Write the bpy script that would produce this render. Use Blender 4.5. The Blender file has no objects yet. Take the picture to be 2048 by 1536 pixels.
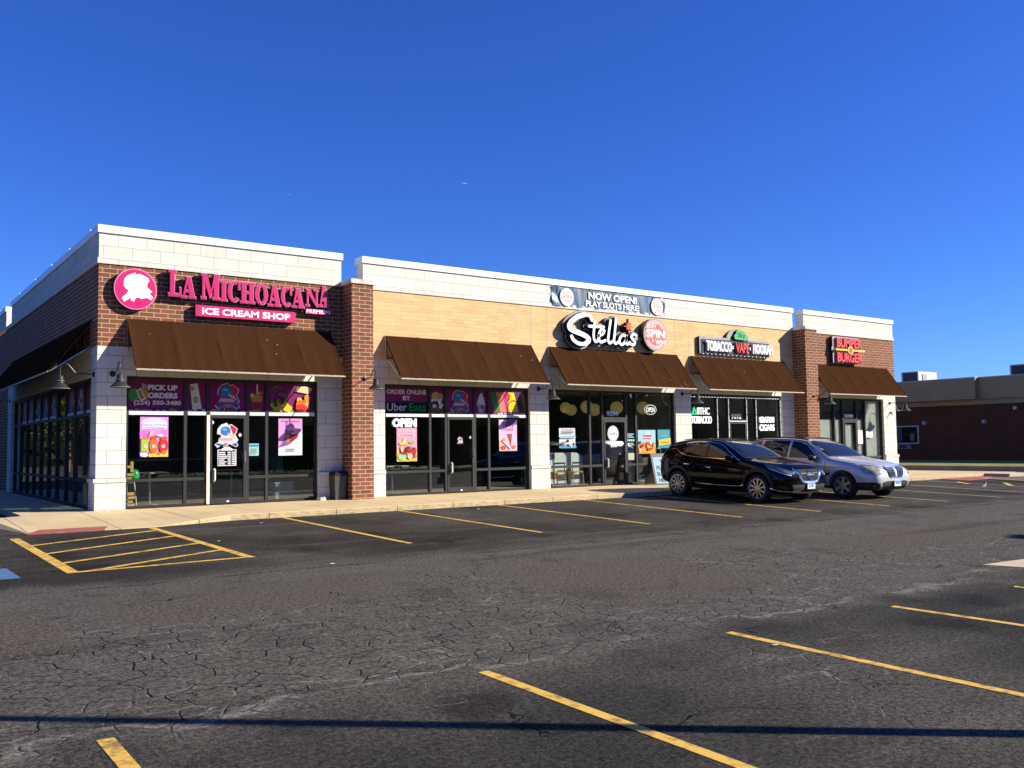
import bpy, bmesh, math, random
from mathutils import Vector, Matrix
from mathutils.bvhtree import BVHTree
random.seed(7)
SC = bpy.context.scene
COL = SC.collection
R = math.radians
# ------------------------------------------------------------------ camera
cam_d = bpy.data.cameras.new('camera'); cam = bpy.data.objects.new('camera', cam_d); COL.objects.link(cam)
CAM_POS = Vector((-4.5108, -21.6022, 1.2914))
fw = Vector((0.58816948, 0.80600518, 0.06642521)); rt = Vector((0.80826036, -0.58865775, -0.01404413)); up = Vector((-0.02778207, -0.0619492, 0.99769256))
cam.matrix_world = Matrix(((rt.x, up.x, -fw.x, CAM_POS.x), (rt.y, up.y, -fw.y, CAM_POS.y), (rt.z, up.z, -fw.z, CAM_POS.z), (0, 0, 0, 1)))
cam_d.sensor_width = 36.0; cam_d.lens = 1841.345 / 2048 * 36.0
cam_d.clip_start = 0.1; cam_d.clip_end = 2000
SC.camera = cam
# ------------------------------------------------------------------ world + sun
SUN_DIR = Vector((1.29, -1.0, 0.84)).normalized()          # towards the sun
SUN_EL = math.asin(SUN_DIR.z); SUN_ROT = math.atan2(SUN_DIR.x, SUN_DIR.y)
W = bpy.data.worlds.new('World'); SC.world = W; W.use_nodes = True
wn = W.node_tree; wn.nodes.clear()
sky = wn.nodes.new('ShaderNodeTexSky'); sky.sky_type = 'NISHITA'; sky.sun_disc = False
sky.sun_elevation = SUN_EL; sky.sun_rotation = SUN_ROT
sky.altitude = 300; sky.air_density = 1.0; sky.dust_density = 0.25; sky.ozone_density = 3.5
hs = wn.nodes.new('ShaderNodeHueSaturation'); hs.inputs['Saturation'].default_value = 1.16; hs.inputs['Hue'].default_value = 0.512
tint = wn.nodes.new('ShaderNodeMixRGB'); tint.blend_type = 'MULTIPLY'; tint.inputs[0].default_value = 1.0; tint.inputs[2].default_value = (.50, .86, 1.58, 1)
bg = wn.nodes.new('ShaderNodeBackground'); bg.inputs['Strength'].default_value = 0.058
wo = wn.nodes.new('ShaderNodeOutputWorld')
wn.links.new(sky.outputs[0], hs.inputs['Color']); wn.links.new(hs.outputs[0], tint.inputs[1]); wn.links.new(tint.outputs[0], bg.inputs[0]); wn.links.new(bg.outputs[0], wo.inputs[0])
sun_d = bpy.data.lights.new('sun', 'SUN'); sun_d.energy = 5.0; sun_d.angle = R(0.5); sun_d.color = (1.0, 0.93, 0.82)
sun = bpy.data.objects.new('sun', sun_d); COL.objects.link(sun)
sun.rotation_euler = SUN_DIR.to_track_quat('Z', 'Y').to_euler()
SC.view_settings.view_transform = 'Standard'; SC.view_settings.look = 'None'
SC.view_settings.exposure = 0.9; SC.view_settings.gamma = 1.0
# ------------------------------------------------------------------ node helper
class NG:
    def __init__(s, name):
        s.m = bpy.data.materials.new(name); s.m.use_nodes = True; s.t = s.m.node_tree; s.t.nodes.clear()
        s.out = s.t.nodes.new('ShaderNodeOutputMaterial')
    def n(s, typ, ins=None, **props):
        nd = s.t.nodes.new(typ)
        for k, v in props.items(): setattr(nd, k, v)
        for k, v in (ins or {}).items(): s.set(nd.inputs[k], v)
        return nd
    def set(s, sock, v):
        if isinstance(v, bpy.types.NodeSocket): s.t.links.new(v, sock)
        else:
            if sock.type == 'RGBA' and len(v) == 3: v = (*v, 1)
            sock.default_value = v
    def math(s, op, a, b=None, c=None, clamp=False):
        nd = s.t.nodes.new('ShaderNodeMath'); nd.operation = op; nd.use_clamp = clamp
        for i, v in enumerate((a, b, c)):
            if v is not None: s.set(nd.inputs[i], v)
        return nd.outputs[0]
    def mix(s, f, a, b, mode='MIX'):
        nd = s.t.nodes.new('ShaderNodeMixRGB'); nd.blend_type = mode
        for i, v in enumerate((f, a, b)): s.set(nd.inputs[i], v)
        return nd.outputs[0]
    def step(s, v, lo, hi, o0=0.0, o1=1.0):
        nd = s.t.nodes.new('ShaderNodeMapRange'); nd.interpolation_type = 'SMOOTHSTEP'
        for i, x in enumerate((v, lo, hi, o0, o1)): s.set(nd.inputs[i], x)
        return nd.outputs[0]
    def pos(s): return s.n('ShaderNodeNewGeometry').outputs['Position']
    def nrm(s): return s.n('ShaderNodeNewGeometry').outputs['True Normal']
    def xyz(s, v): return s.n('ShaderNodeSeparateXYZ', {0: v}).outputs
    def comb(s, x, y, z): return s.n('ShaderNodeCombineXYZ', {0: x, 1: y, 2: z}).outputs[0]
    def noise(s, v, scale, detail=4.0, rough=0.55, col=False):
        nd = s.n('ShaderNodeTexNoise', {'Vector': v, 'Scale': scale, 'Detail': detail, 'Roughness': rough})
        return nd.outputs[1 if col else 0]
    def bump(s, h, strength=0.3, dist=0.01):
        return s.n('ShaderNodeBump', {'Height': h, 'Strength': strength, 'Distance': dist}).outputs[0]
    def bsdf(s, color, rough=0.6, metal=0.0, normal=None, spec=0.5, coat=0.0, emit=None, estr=0.0):
        b = s.n('ShaderNodeBsdfPrincipled', {'Base Color': color, 'Roughness': rough, 'Metallic': metal, 'Specular IOR Level': spec, 'Coat Weight': coat})
        if normal is not None: s.set(b.inputs['Normal'], normal)
        if emit is not None: s.set(b.inputs['Emission Color'], emit); b.inputs['Emission Strength'].default_value = estr
        s.t.links.new(b.outputs[0], s.out.inputs[0]); return s.m

M = {}
LUM = 0.68
def srgb(h):
    h = h.lstrip('#'); o = []
    for i in (0, 2, 4):
        c = int(h[i:i+2], 16) / 255; o.append(c / 12.92 if c <= 0.04045 else ((c + 0.055) / 1.055) ** 2.4)
    return tuple(o)
def get_mat(k):
    if k in M: return M[k]
    if k.startswith('#'):                                  # printed colour, scaled to a paint-like reflectance
        g = NG('print_' + k[1:7]); c = tuple(x * LUM for x in srgb(k[:7]))
        p = g.pos(); n = g.noise(p, 30, 3)
        g.bsdf(g.mix(g.step(n, .3, .7, 0, .12), c, tuple(x * .8 for x in c)), .5, 0, None, .25)
        M[k] = g.m
    return M[k]
def simple(name, col, rough=0.6, metal=0.0, spec=0.5, coat=0.0, var=0.12, scale=8.0, bump=0.0, emit=None, estr=0.0):
    g = NG(name); p = g.pos(); n = g.noise(p, scale, 5)
    c = g.mix(g.step(n, .3, .7), tuple(x * (1 - var) for x in col), tuple(min(1, x * (1 + var)) for x in col))
    nm = g.bump(g.noise(p, scale * 6, 3), bump, .01) if bump else None
    M[name] = g.bsdf(c, rough, metal, nm, spec, coat, emit, estr); return M[name]

# ------------------------------------------------------------------ mesh helper
class Fr:                                                  # a plane in space: P(a,b,d) = o + a u + b v + d n
    def __init__(s, o, u, v, n): s.o, s.u, s.v, s.n = Vector(o), Vector(u), Vector(v), Vector(n)
    def P(s, a, b, d=0.0): return s.o + s.u * a + s.v * b + s.n * d
def FA(y=0.0): return Fr((0, y, 0), (1, 0, 0), (0, 0, 1), (0, -1, 0))       # parallel to the shop fronts
def FS(x=0.0): return Fr((x, 0, 0), (0, -1, 0), (0, 0, 1), (-1, 0, 0))      # parallel to the left side wall
ORG = {}
class MB:
    def __init__(s): s.v = []; s.f = []; s.k = []; s.layer = 0
    def add(s, vs, fs, k):
        b = len(s.v); s.v += [Vector(p) for p in vs]
        for f in fs: s.f.append([b + i for i in f]); s.k.append(k)
    def box(s, x0, x1, y0, y1, z0, z1, k):
        s.add([(x0, y0, z0), (x1, y0, z0), (x1, y1, z0), (x0, y1, z0), (x0, y0, z1), (x1, y0, z1), (x1, y1, z1), (x0, y1, z1)],
              [(0, 3, 2, 1), (4, 5, 6, 7), (0, 1, 5, 4), (1, 2, 6, 5), (2, 3, 7, 6), (3, 0, 4, 7)], k)
    def prism(s, F, poly, d0, d1, k, ks=None):
        n = len(poly)
        A = sum(poly[i][0] * poly[(i + 1) % n][1] - poly[(i + 1) % n][0] * poly[i][1] for i in range(n))
        if (A < 0) != (F.u.cross(F.v).dot(F.n) < 0): poly = poly[::-1]
        vs = [F.P(a, b, d0) for a, b in poly] + [F.P(a, b, d1) for a, b in poly]
        s.add(vs, [list(range(n, 2 * n))], k)
        s.add(vs, [list(range(n - 1, -1, -1))] + [(i, (i + 1) % n, n + (i + 1) % n, n + i) for i in range(n)], ks or k)
    def flat(s, F, poly, d, k):
        n = len(poly)
        A = sum(poly[i][0] * poly[(i + 1) % n][1] - poly[(i + 1) % n][0] * poly[i][1] for i in range(n))
        if (A < 0) != (F.u.cross(F.v).dot(F.n) < 0): poly = poly[::-1]
        s.add([F.P(a, b, d) for a, b in poly], [list(range(n))], k)
    def art(s, F, poly, k):                                # next printed layer of a flat sheet
        s.layer += 1; s.flat(F, poly, 0.0015 + s.layer * 0.0009, k)
    def rect(s, F, a0, b0, a1, b1, k): s.art(F, [(a0, b0), (a1, b0), (a1, b1), (a0, b1)], k)
    def ell(s, F, a, b, ra, rb, k, rot=0.0, n=20): s.art(F, ell(a, b, ra, rb, rot, n), k)
    def text(s, F, txt, a0, b0, a1, b1, k, bold=0.0, d0=None, d1=None, ks=None):
        vs, fs = text_mesh(txt, bold, d0 is not None)
        xs = [p[0] for p in vs]; ys = [p[1] for p in vs]; x0, x1, y0, y1 = min(xs), max(xs), min(ys), max(ys)
        if d0 is None: s.layer += 1; d0 = d1 = 0.0015 + s.layer * 0.0009
        m = [F.P(a0 + (p[0] - x0) / (x1 - x0) * (a1 - a0), b0 + (p[1] - y0) / (y1 - y0) * (b1 - b0), d0 + (p[2] + .5) * (d1 - d0)) for p in vs]
        s.add(m, fs, k)
    def tube(s, pts, r, k, seg=8, cap=True):
        pts = [Vector(p) for p in pts]; n = len(pts); rs = r if isinstance(r, (list, tuple)) else [r] * n
        rings = []; ref = None
        for i, p in enumerate(pts):
            t = (pts[min(i + 1, n - 1)] - pts[max(i - 1, 0)]).normalized()
            if ref is None: ref = Vector((0, 0, 1)) if abs(t.z) < .9 else Vector((1, 0, 0))
            a = (ref - t * ref.dot(t)).normalized(); ref = a; b = t.cross(a)
            rings.append([p + (a * math.cos(2 * math.pi * j / seg) + b * math.sin(2 * math.pi * j / seg)) * rs[i] for j in range(seg)])
        vs = [q for rg in rings for q in rg]
        fs = [(i * seg + j, i * seg + (j + 1) % seg, (i + 1) * seg + (j + 1) % seg, (i + 1) * seg + j) for i in range(n - 1) for j in range(seg)]
        if cap: fs += [tuple(range(seg - 1, -1, -1)), tuple(range((n - 1) * seg, n * seg))]
        s.add(vs, fs, k)
    def lathe(s, F, prof, k, seg=20):                      # prof: (radius, height along F.n)
        vs = []
        for r, h in prof:
            vs += [F.P(r * math.cos(2 * math.pi * j / seg), r * math.sin(2 * math.pi * j / seg), h) for j in range(seg)]
        n = len(prof)
        s.add(vs, [(i * seg + j, i * seg + (j + 1) % seg, (i + 1) * seg + (j + 1) % seg, (i + 1) * seg + j) for i in range(n - 1) for j in range(seg)], k)
    def ribbon(s, F, pts, w, d0, d1, k, ks=None):           # a rounded stroke drawn in the plane, extruded
        P = spline(pts, 6); L = []; Rr = []; n = len(P)
        for i in range(n):
            t = (Vector(P[min(i + 1, n - 1)]) - Vector(P[max(i - 1, 0)])); t.normalize(); nn = Vector((-t.y, t.x))
            L.append(Vector(P[i]) + nn * w / 2); Rr.append(Vector(P[i]) - nn * w / 2)
        def cap(c, t):
            a0 = math.atan2(t.y, t.x); return [Vector((c[0] + w / 2 * math.cos(a0 + q), c[1] + w / 2 * math.sin(a0 + q))) for q in (R(60), R(30), 0, R(-30), R(-60))]
        te = (Vector(P[-1]) - Vector(P[-2])).normalized(); ts = (Vector(P[0]) - Vector(P[1])).normalized()
        for i in range(n - 1):
            vs = [L[i], L[i + 1], Rr[i + 1], Rr[i]]; 
            s.add([F.P(*q, d1) for q in vs], [(3, 2, 1, 0)] if F.u.cross(F.v).dot(F.n) > 0 else [(0, 1, 2, 3)], k)
        ring = L + cap(P[-1], te) + Rr[::-1] + cap(P[0], ts)
        s.flat(F, [tuple(L[-1])] + [tuple(q) for q in cap(P[-1], te)] + [tuple(Rr[-1])], d1, k)
        s.flat(F, [tuple(Rr[0])] + [tuple(q) for q in cap(P[0], ts)] + [tuple(L[0])], d1, k)
        m = len(ring); vs = [F.P(*q, d0) for q in ring] + [F.P(*q, d1) for q in ring]
        s.add(vs, [(i, (i + 1) % m, m + (i + 1) % m, m + i) for i in range(m)], ks or k)
    def build(s, name, parent=None, smooth=False, local=False, fix=False):
        me = bpy.data.meshes.new(name)
        o = bpy.data.objects.new(name, me); COL.objects.link(o)
        org = Vector((0, 0, 0)) if (local or parent is None) else ORG.get(parent.name, Vector((0, 0, 0)))
        me.from_pydata([tuple(p - org) for p in s.v], [], s.f)
        keys = []
        for k in s.k:
            if k not in keys: keys.append(k)
        for k in keys: me.materials.append(get_mat(k))
        me.polygons.foreach_set('material_index', [keys.index(k) for k in s.k])
        me.validate()
        if fix:
            bm = bmesh.new(); bm.from_mesh(me); bmesh.ops.recalc_face_normals(bm, faces=bm.faces); bm.to_mesh(me); bm.free()
        if smooth:
            me.shade_smooth(); me.set_sharp_from_angle(angle=R(35))
        me.update()
        if parent is not None:
            o.parent = parent
        ORG[o.name] = org
        return o
def ell(a, b, ra, rb, rot=0.0, n=20):
    c, s_ = math.cos(rot), math.sin(rot); o = []
    for i in range(n):
        x, y = ra * math.cos(2 * math.pi * i / n), rb * math.sin(2 * math.pi * i / n); o.append((a + x * c - y * s_, b + x * s_ + y * c))
    return o
def spline(pts, k):
    if len(pts) < 3:
        return [tuple(Vector(pts[0]).lerp(Vector(pts[1]), i / k)) for i in range(k + 1)]
    o = []; n = len(pts)
    for i in range(n - 1):
        p0, p1, p2, p3 = [Vector(pts[max(0, min(n - 1, j))]) for j in (i - 1, i, i + 1, i + 2)]
        for q in range(k):
            t = q / k
            o.append(tuple(.5 * ((2 * p1) + (p2 - p0) * t + (2 * p0 - 5 * p1 + 4 * p2 - p3) * t * t + (3 * p1 - p0 - 3 * p2 + p3) * t ** 3)))
    o.append(tuple(pts[-1])); return o
_TX = {}
def text_mesh(txt, bold, solid):
    key = (txt, bold, solid)
    if key not in _TX:
        c = bpy.data.curves.new('lettering', 'FONT'); c.body = txt; c.size = 1; c.offset = bold; c.extrude = .5 if solid else 0; c.resolution_u = 3
        o = bpy.data.objects.new('lettering', c); COL.objects.link(o)
        me = bpy.data.meshes.new_from_object(o.evaluated_get(bpy.context.evaluated_depsgraph_get()))
        _TX[key] = ([tuple(v.co) for v in me.vertices], [list(p.vertices) for p in me.polygons])
        bpy.data.objects.remove(o); bpy.data.curves.remove(c); bpy.data.meshes.remove(me)
    return _TX[key]
def tag(o, label, cat, group=None, kind=None):
    o['label'] = label; o['category'] = cat
    if group: o['group'] = group
    if kind: o['kind'] = kind
    return o
def thing(name, label, cat, loc=(0, 0, 0), group=None):
    o = bpy.data.objects.new(name, None); COL.objects.link(o); o.location = loc; o.empty_display_size = .2
    ORG[o.name] = Vector(loc); tag(o, label, cat, group); return o
def copy_tree(o, loc=None):
    c = o.copy(); COL.objects.link(c)
    if loc is not None: c.location = loc
    ORG[c.name] = Vector(c.location)
    for ch in list(o.children):
        k = ch.copy(); COL.objects.link(k); k.parent = c; ORG[k.name] = Vector(c.location)
        for g_ in list(ch.children):
            j = g_.copy(); COL.objects.link(j); j.parent = k
    return c
def gz(x, y): return -.136 + .0302 * max(min(0.0, y + 3.1), -23.0) - .0017 * max(-40, min(70, x))
# ------------------------------------------------------------------ materials
def wall_uv(g):
    p = g.xyz(g.pos()); n = g.xyz(g.nrm())
    side = g.math('GREATER_THAN', g.math('ABSOLUTE', n[0]), .5)
    u = g.math('ADD', g.math('MULTIPLY', p[0], g.math('SUBTRACT', 1.0, side)), g.math('MULTIPLY', p[1], side))
    return u, p[2]
def masonry(name, c1, c2, cm, bw, bh, mort, z0, rough=.85, var=.25, bump=.5, off=.5, stain=0.0, uoff=0.0, cell=None):
    g = NG(name); u, z = wall_uv(g)
    v = g.comb(g.math('ADD', u, 30.0 + uoff), g.math('SUBTRACT', z, z0 - 20 * bh), 0.0)
    br = g.n('ShaderNodeTexBrick', {'Vector': v, 'Color1': c1, 'Color2': c2, 'Mortar': cm, 'Scale': 1.0, 'Mortar Size': mort, 'Mortar Smooth': .1, 'Bias': 0.0, 'Brick Width': bw, 'Row Height': bh}, offset=off)
    p = g.pos(); big = g.noise(p, 1.3, 4); fine = g.noise(p, 60, 4)
    c = g.mix(1.0, br.outputs[0], g.mix(big, (1 - var,) * 3, (1 + var * .6,) * 3), 'MULTIPLY')
    c = g.mix(1.0, c, g.mix(fine, (.82,) * 3, (1.12,) * 3), 'MULTIPLY')
    if stain:
        st = g.noise(g.comb(g.math('MULTIPLY', u, 3.0), g.math('MULTIPLY', z, .35), 0.0), 2.0, 5)
        c = g.mix(g.step(st, .55, .8, 0, stain), c, tuple(x * .45 for x in c1))
    h = g.math('ADD', g.math('MULTIPLY', g.math('SUBTRACT', 1.0, br.outputs[1]), 1.0), g.math('MULTIPLY', fine, .35))
    M[name] = g.bsdf(c, rough, 0, g.bump(h, bump, .012), .2); return g
BH = 1.84 / 18
masonry('red_brick', (.25, .088, .045), (.15, .068, .036), (.62, .43, .26), .315, BH, .0072, 3.6, var=.2, bump=.55)
masonry('dark_brick', (.115, .042, .020), (.085, .034, .017), (.15, .09, .06), .21, .0715, .005, 0, var=.2)
masonry('tan_brick', (.74, .50, .24), (.62, .405, .185), (.47, .31, .16), .40, BH, .0035, 3.6, var=.12, bump=.4)
masonry('limestone', (.70, .67, .58), (.64, .61, .52), (.22, .21, .18), .61, .3017, .006, .69, var=.15, bump=.35, stain=.22, uoff=.28)
masonry('limestone_parapet', (.69, .66, .56), (.63, .60, .50), (.36, .345, .30), .61, .29, .006, 5.55, var=.15, bump=.35, stain=.30, uoff=.1)
def rockface():
    g = NG('rock_face_stone'); p = g.pos(); u, z = wall_uv(g)
    br = g.n('ShaderNodeTexBrick', {'Vector': g.comb(g.math('ADD', u, 30.1), g.math('ADD', z, 6.0), 0.0), 'Color1': (.70, .67, .58), 'Color2': (.66, .62, .54), 'Mortar': (.42, .39, .33), 'Scale': 1.0, 'Mortar Size': .004, 'Brick Width': .61, 'Row Height': .3}, offset=.5)
    r = g.noise(p, 7, 6, .65); r2 = g.noise(g.n('ShaderNodeMapping', {'Vector': p, 'Rotation': (0, .6, 0), 'Scale': (4, 4, 14)}).outputs[0], 1.6, 5)
    c = g.mix(g.step(r2, .60, .72, 0, .55), br.outputs[0], (.36, .32, .25))
    h = g.math('ADD', r, g.math('MULTIPLY', g.math('SUBTRACT', 1.0, br.outputs[1]), .3))
    M['rock_face_stone'] = g.bsdf(c, .9, 0, g.bump(h, .9, .05), .2)
rockface()
simple('coping_metal', (.80, .80, .78), .35, 0, .5, var=.03, scale=2)
simple('cap_stone', (.58, .54, .45), .85, var=.25, scale=5, bump=.4)
simple('frame_metal', (.026, .025, .023), .5, .0, .3, var=.12, scale=3)
simple('black_metal', (.022, .022, .022), .4, .3, .5, var=.15)
simple('lamp_metal', (.022, .022, .020), .5, .0, .5, var=.2, scale=12)
simple('lamp_rim', (.38, .38, .33), .4, .3)
simple('white_plastic', (.72, .72, .70), .4, var=.05)
simple('sunlit_cream', (.74, .67, .47), .5, var=.08)
simple('interior_wall', (.32, .30, .27), .8, var=.2, scale=1)
simple('interior_floor', (.26, .25, .225), .35, var=.3, scale=3)
simple('interior_ceiling', (.5, .48, .45), .9)
simple('counter_dark', (.05, .04, .035), .3, var=.3)
simple('roof_felt', (.2, .2, .2), .9)
simple('paper', (.58, .62, .56), .85, var=.08, scale=2.5)
simple('room_shade', (.055, .065, .075), .8, var=.1)
simple('steel', (.5, .5, .5), .3, .9)
simple('wood', (.42, .24, .09), .5, var=.25, scale=10)
simple('chair_yellow', (.70, .40, .05), .45)
simple('booth_mint', (.84, .90, .87), .5, var=.06)
simple('booth_grey', (.22, .26, .27), .5)
simple('globe_glow', (.75, .62, .28), .5, emit=(.95, .70, .25), estr=.07)
simple('neon_white', (.9, .9, .85), .4, emit=(.95, 1, .9), estr=.8)
simple('led', (.9, .95, 1), .4, emit=(.9, .97, 1.0), estr=.45)
simple('sign_lit_white', (.85, .85, .85), .4, emit=(1, 1, 1), estr=.55)
simple('sign_lit_green', (.1, .7, .3), .4, emit=(.05, .8, .3), estr=.6)
simple('return_black', (.016, .015, .015), .35)
simple('halo_grey', (.26, .255, .25), .6)
simple('pink_face', (.50, .010, .10), .35, var=.06)
simple('pink_trim', (.72, .22, .40), .35, var=.05)
simple('pink_panel', (.54, .009, .115), .35, var=.05)
simple('sign_white', (.86, .86, .84), .4, var=.03)
simple('sign_red', (.62, .045, .04), .4, var=.05)
simple('sign_yellow', (.75, .52, .03), .4, var=.05)
simple('balloon_green', (.03, .5, .12), .25)
simple('bin_plastic', (.045, .046, .046), .45, var=.2)
simple('hvac_metal', (.42, .43, .44), .45, .2, var=.1, scale=3)
simple('hvac_grill', (.03, .03, .035), .6)
simple('fascia_metal', (.32, .235, .115), .6, var=.06, scale=1)
simple('soffit_tan', (.33, .26, .17), .7)
simple('bark', (.10, .07, .045), .9, var=.3)
simple('bird_white', (.8, .8, .78), .7); simple('bird_grey', (.12, .12, .13), .7)
def awning_mat():
    g = NG('awning_fabric'); p = g.pos(); x = g.xyz(p)
    f = g.noise(g.comb(g.math('MULTIPLY', x[0], 6.0), g.math('MULTIPLY', x[2], .8), x[1]), 1.5, 5)
    w = g.noise(p, 2.2, 4)
    c = g.mix(g.step(f, .3, .75), (.0405, .0170, .0074), (.0445, .0188, .0084))
    c = g.mix(g.step(w, .5, .8, 0, .5), c, (.049, .0212, .0097))
    vo = g.n('ShaderNodeTexVoronoi', {'Vector': p, 'Scale': 8.0, 'Randomness': 1.0})
    dens = g.step(g.noise(p, 1.4, 2), .58, .72)
    spot = g.math('MULTIPLY', g.step(vo.outputs[0], .07, .10, 1, 0), dens)
    c = g.mix(spot, c, (.6, .56, .5))
    M['awning_fabric'] = g.bsdf(c, .9, 0, g.bump(g.noise(p, 240, 2), .15, .002), .0)
awning_mat()
simple('awning_hem', (.42, .36, .24), .7, var=.2, scale=20)
def glass_mat(name, tint, base):
    g = NG(name)
    fc = g.n('ShaderNodeLayerWeight', {'Blend': .5}).outputs[1]      # 1 - |cos|, the same from both sides
    f = g.math('ADD', g.math('MULTIPLY', g.math('POWER', fc, 5.0), 1.1), base, clamp=True)
    tr = g.n('ShaderNodeBsdfTransparent', {0: (*tint, 1)}); gl = g.n('ShaderNodeBsdfGlossy', {'Color': (.95, .97, .95, 1), 'Roughness': 0.0})
    wv = g.noise(g.pos(), .9, 2); g.set(gl.inputs['Normal'], g.bump(wv, .03, .02))
    mx = g.n('ShaderNodeMixShader', {0: f}); g.t.links.new(tr.outputs[0], mx.inputs[1]); g.t.links.new(gl.outputs[0], mx.inputs[2])
    g.t.links.new(mx.outputs[0], g.out.inputs[0]); M[name] = g.m
glass_mat('shop_glass', (.74, .77, .75), .19)
def car_glass(name, col):
    g = NG(name); M[name] = g.bsdf(col, .02, 0, None, .45, 0)
car_glass('car_glass', (.010, .011, .012)); car_glass('windshield_glass', (.014, .018, .02))
def paint(name, col, metal, rough, fl, spec, coat):
    g = NG(name); p = g.n('ShaderNodeTexCoord').outputs['Object']; n = g.noise(p, 400, 2); c = g.mix(g.step(n, .4, .7, 0, fl), col, tuple(min(1, x * 1.6) for x in col))
    M[name] = g.bsdf(c, rough, metal, None, spec, coat)
paint('black_paint', (.0018, .0018, .002), 0, .3, .2, .02, .5); paint('silver_paint', (.59, .58, .565), .5, .40, .3, .5, .6)
simple('cladding', (.018, .018, .019), .6); simple('tyre', (.014, .014, .014), .8, bump=.3); simple('chrome', (.75, .75, .76), .12, 1.0, var=.02)
simple('rim_silver', (.55, .56, .57), .28, .85); simple('rim_dark', (.03, .03, .03), .4, .5)
simple('tail_red', (.35, .02, .02), .15, coat=1); simple('arch_black', (.006, .006, .006), .9)
simple('plate_white', (.70, .73, .75), .4, var=.05); simple('plate_blue', (.12, .25, .55), .4); simple('signal_amber', (.6, .25, .08), .2)
def lens_mat(name, c):
    g = NG(name); p = g.n('ShaderNodeTexCoord').outputs['Object']; n = g.noise(p, 14, 2)
    M[name] = g.bsdf(g.mix(g.step(n, .4, .62), tuple(x * .6 for x in c), c), .15, .0, None, .5, .8)
lens_mat('headlight_clear', (.20, .205, .215)); lens_mat('headlight_yellowed', (.48, .46, .34))

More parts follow.
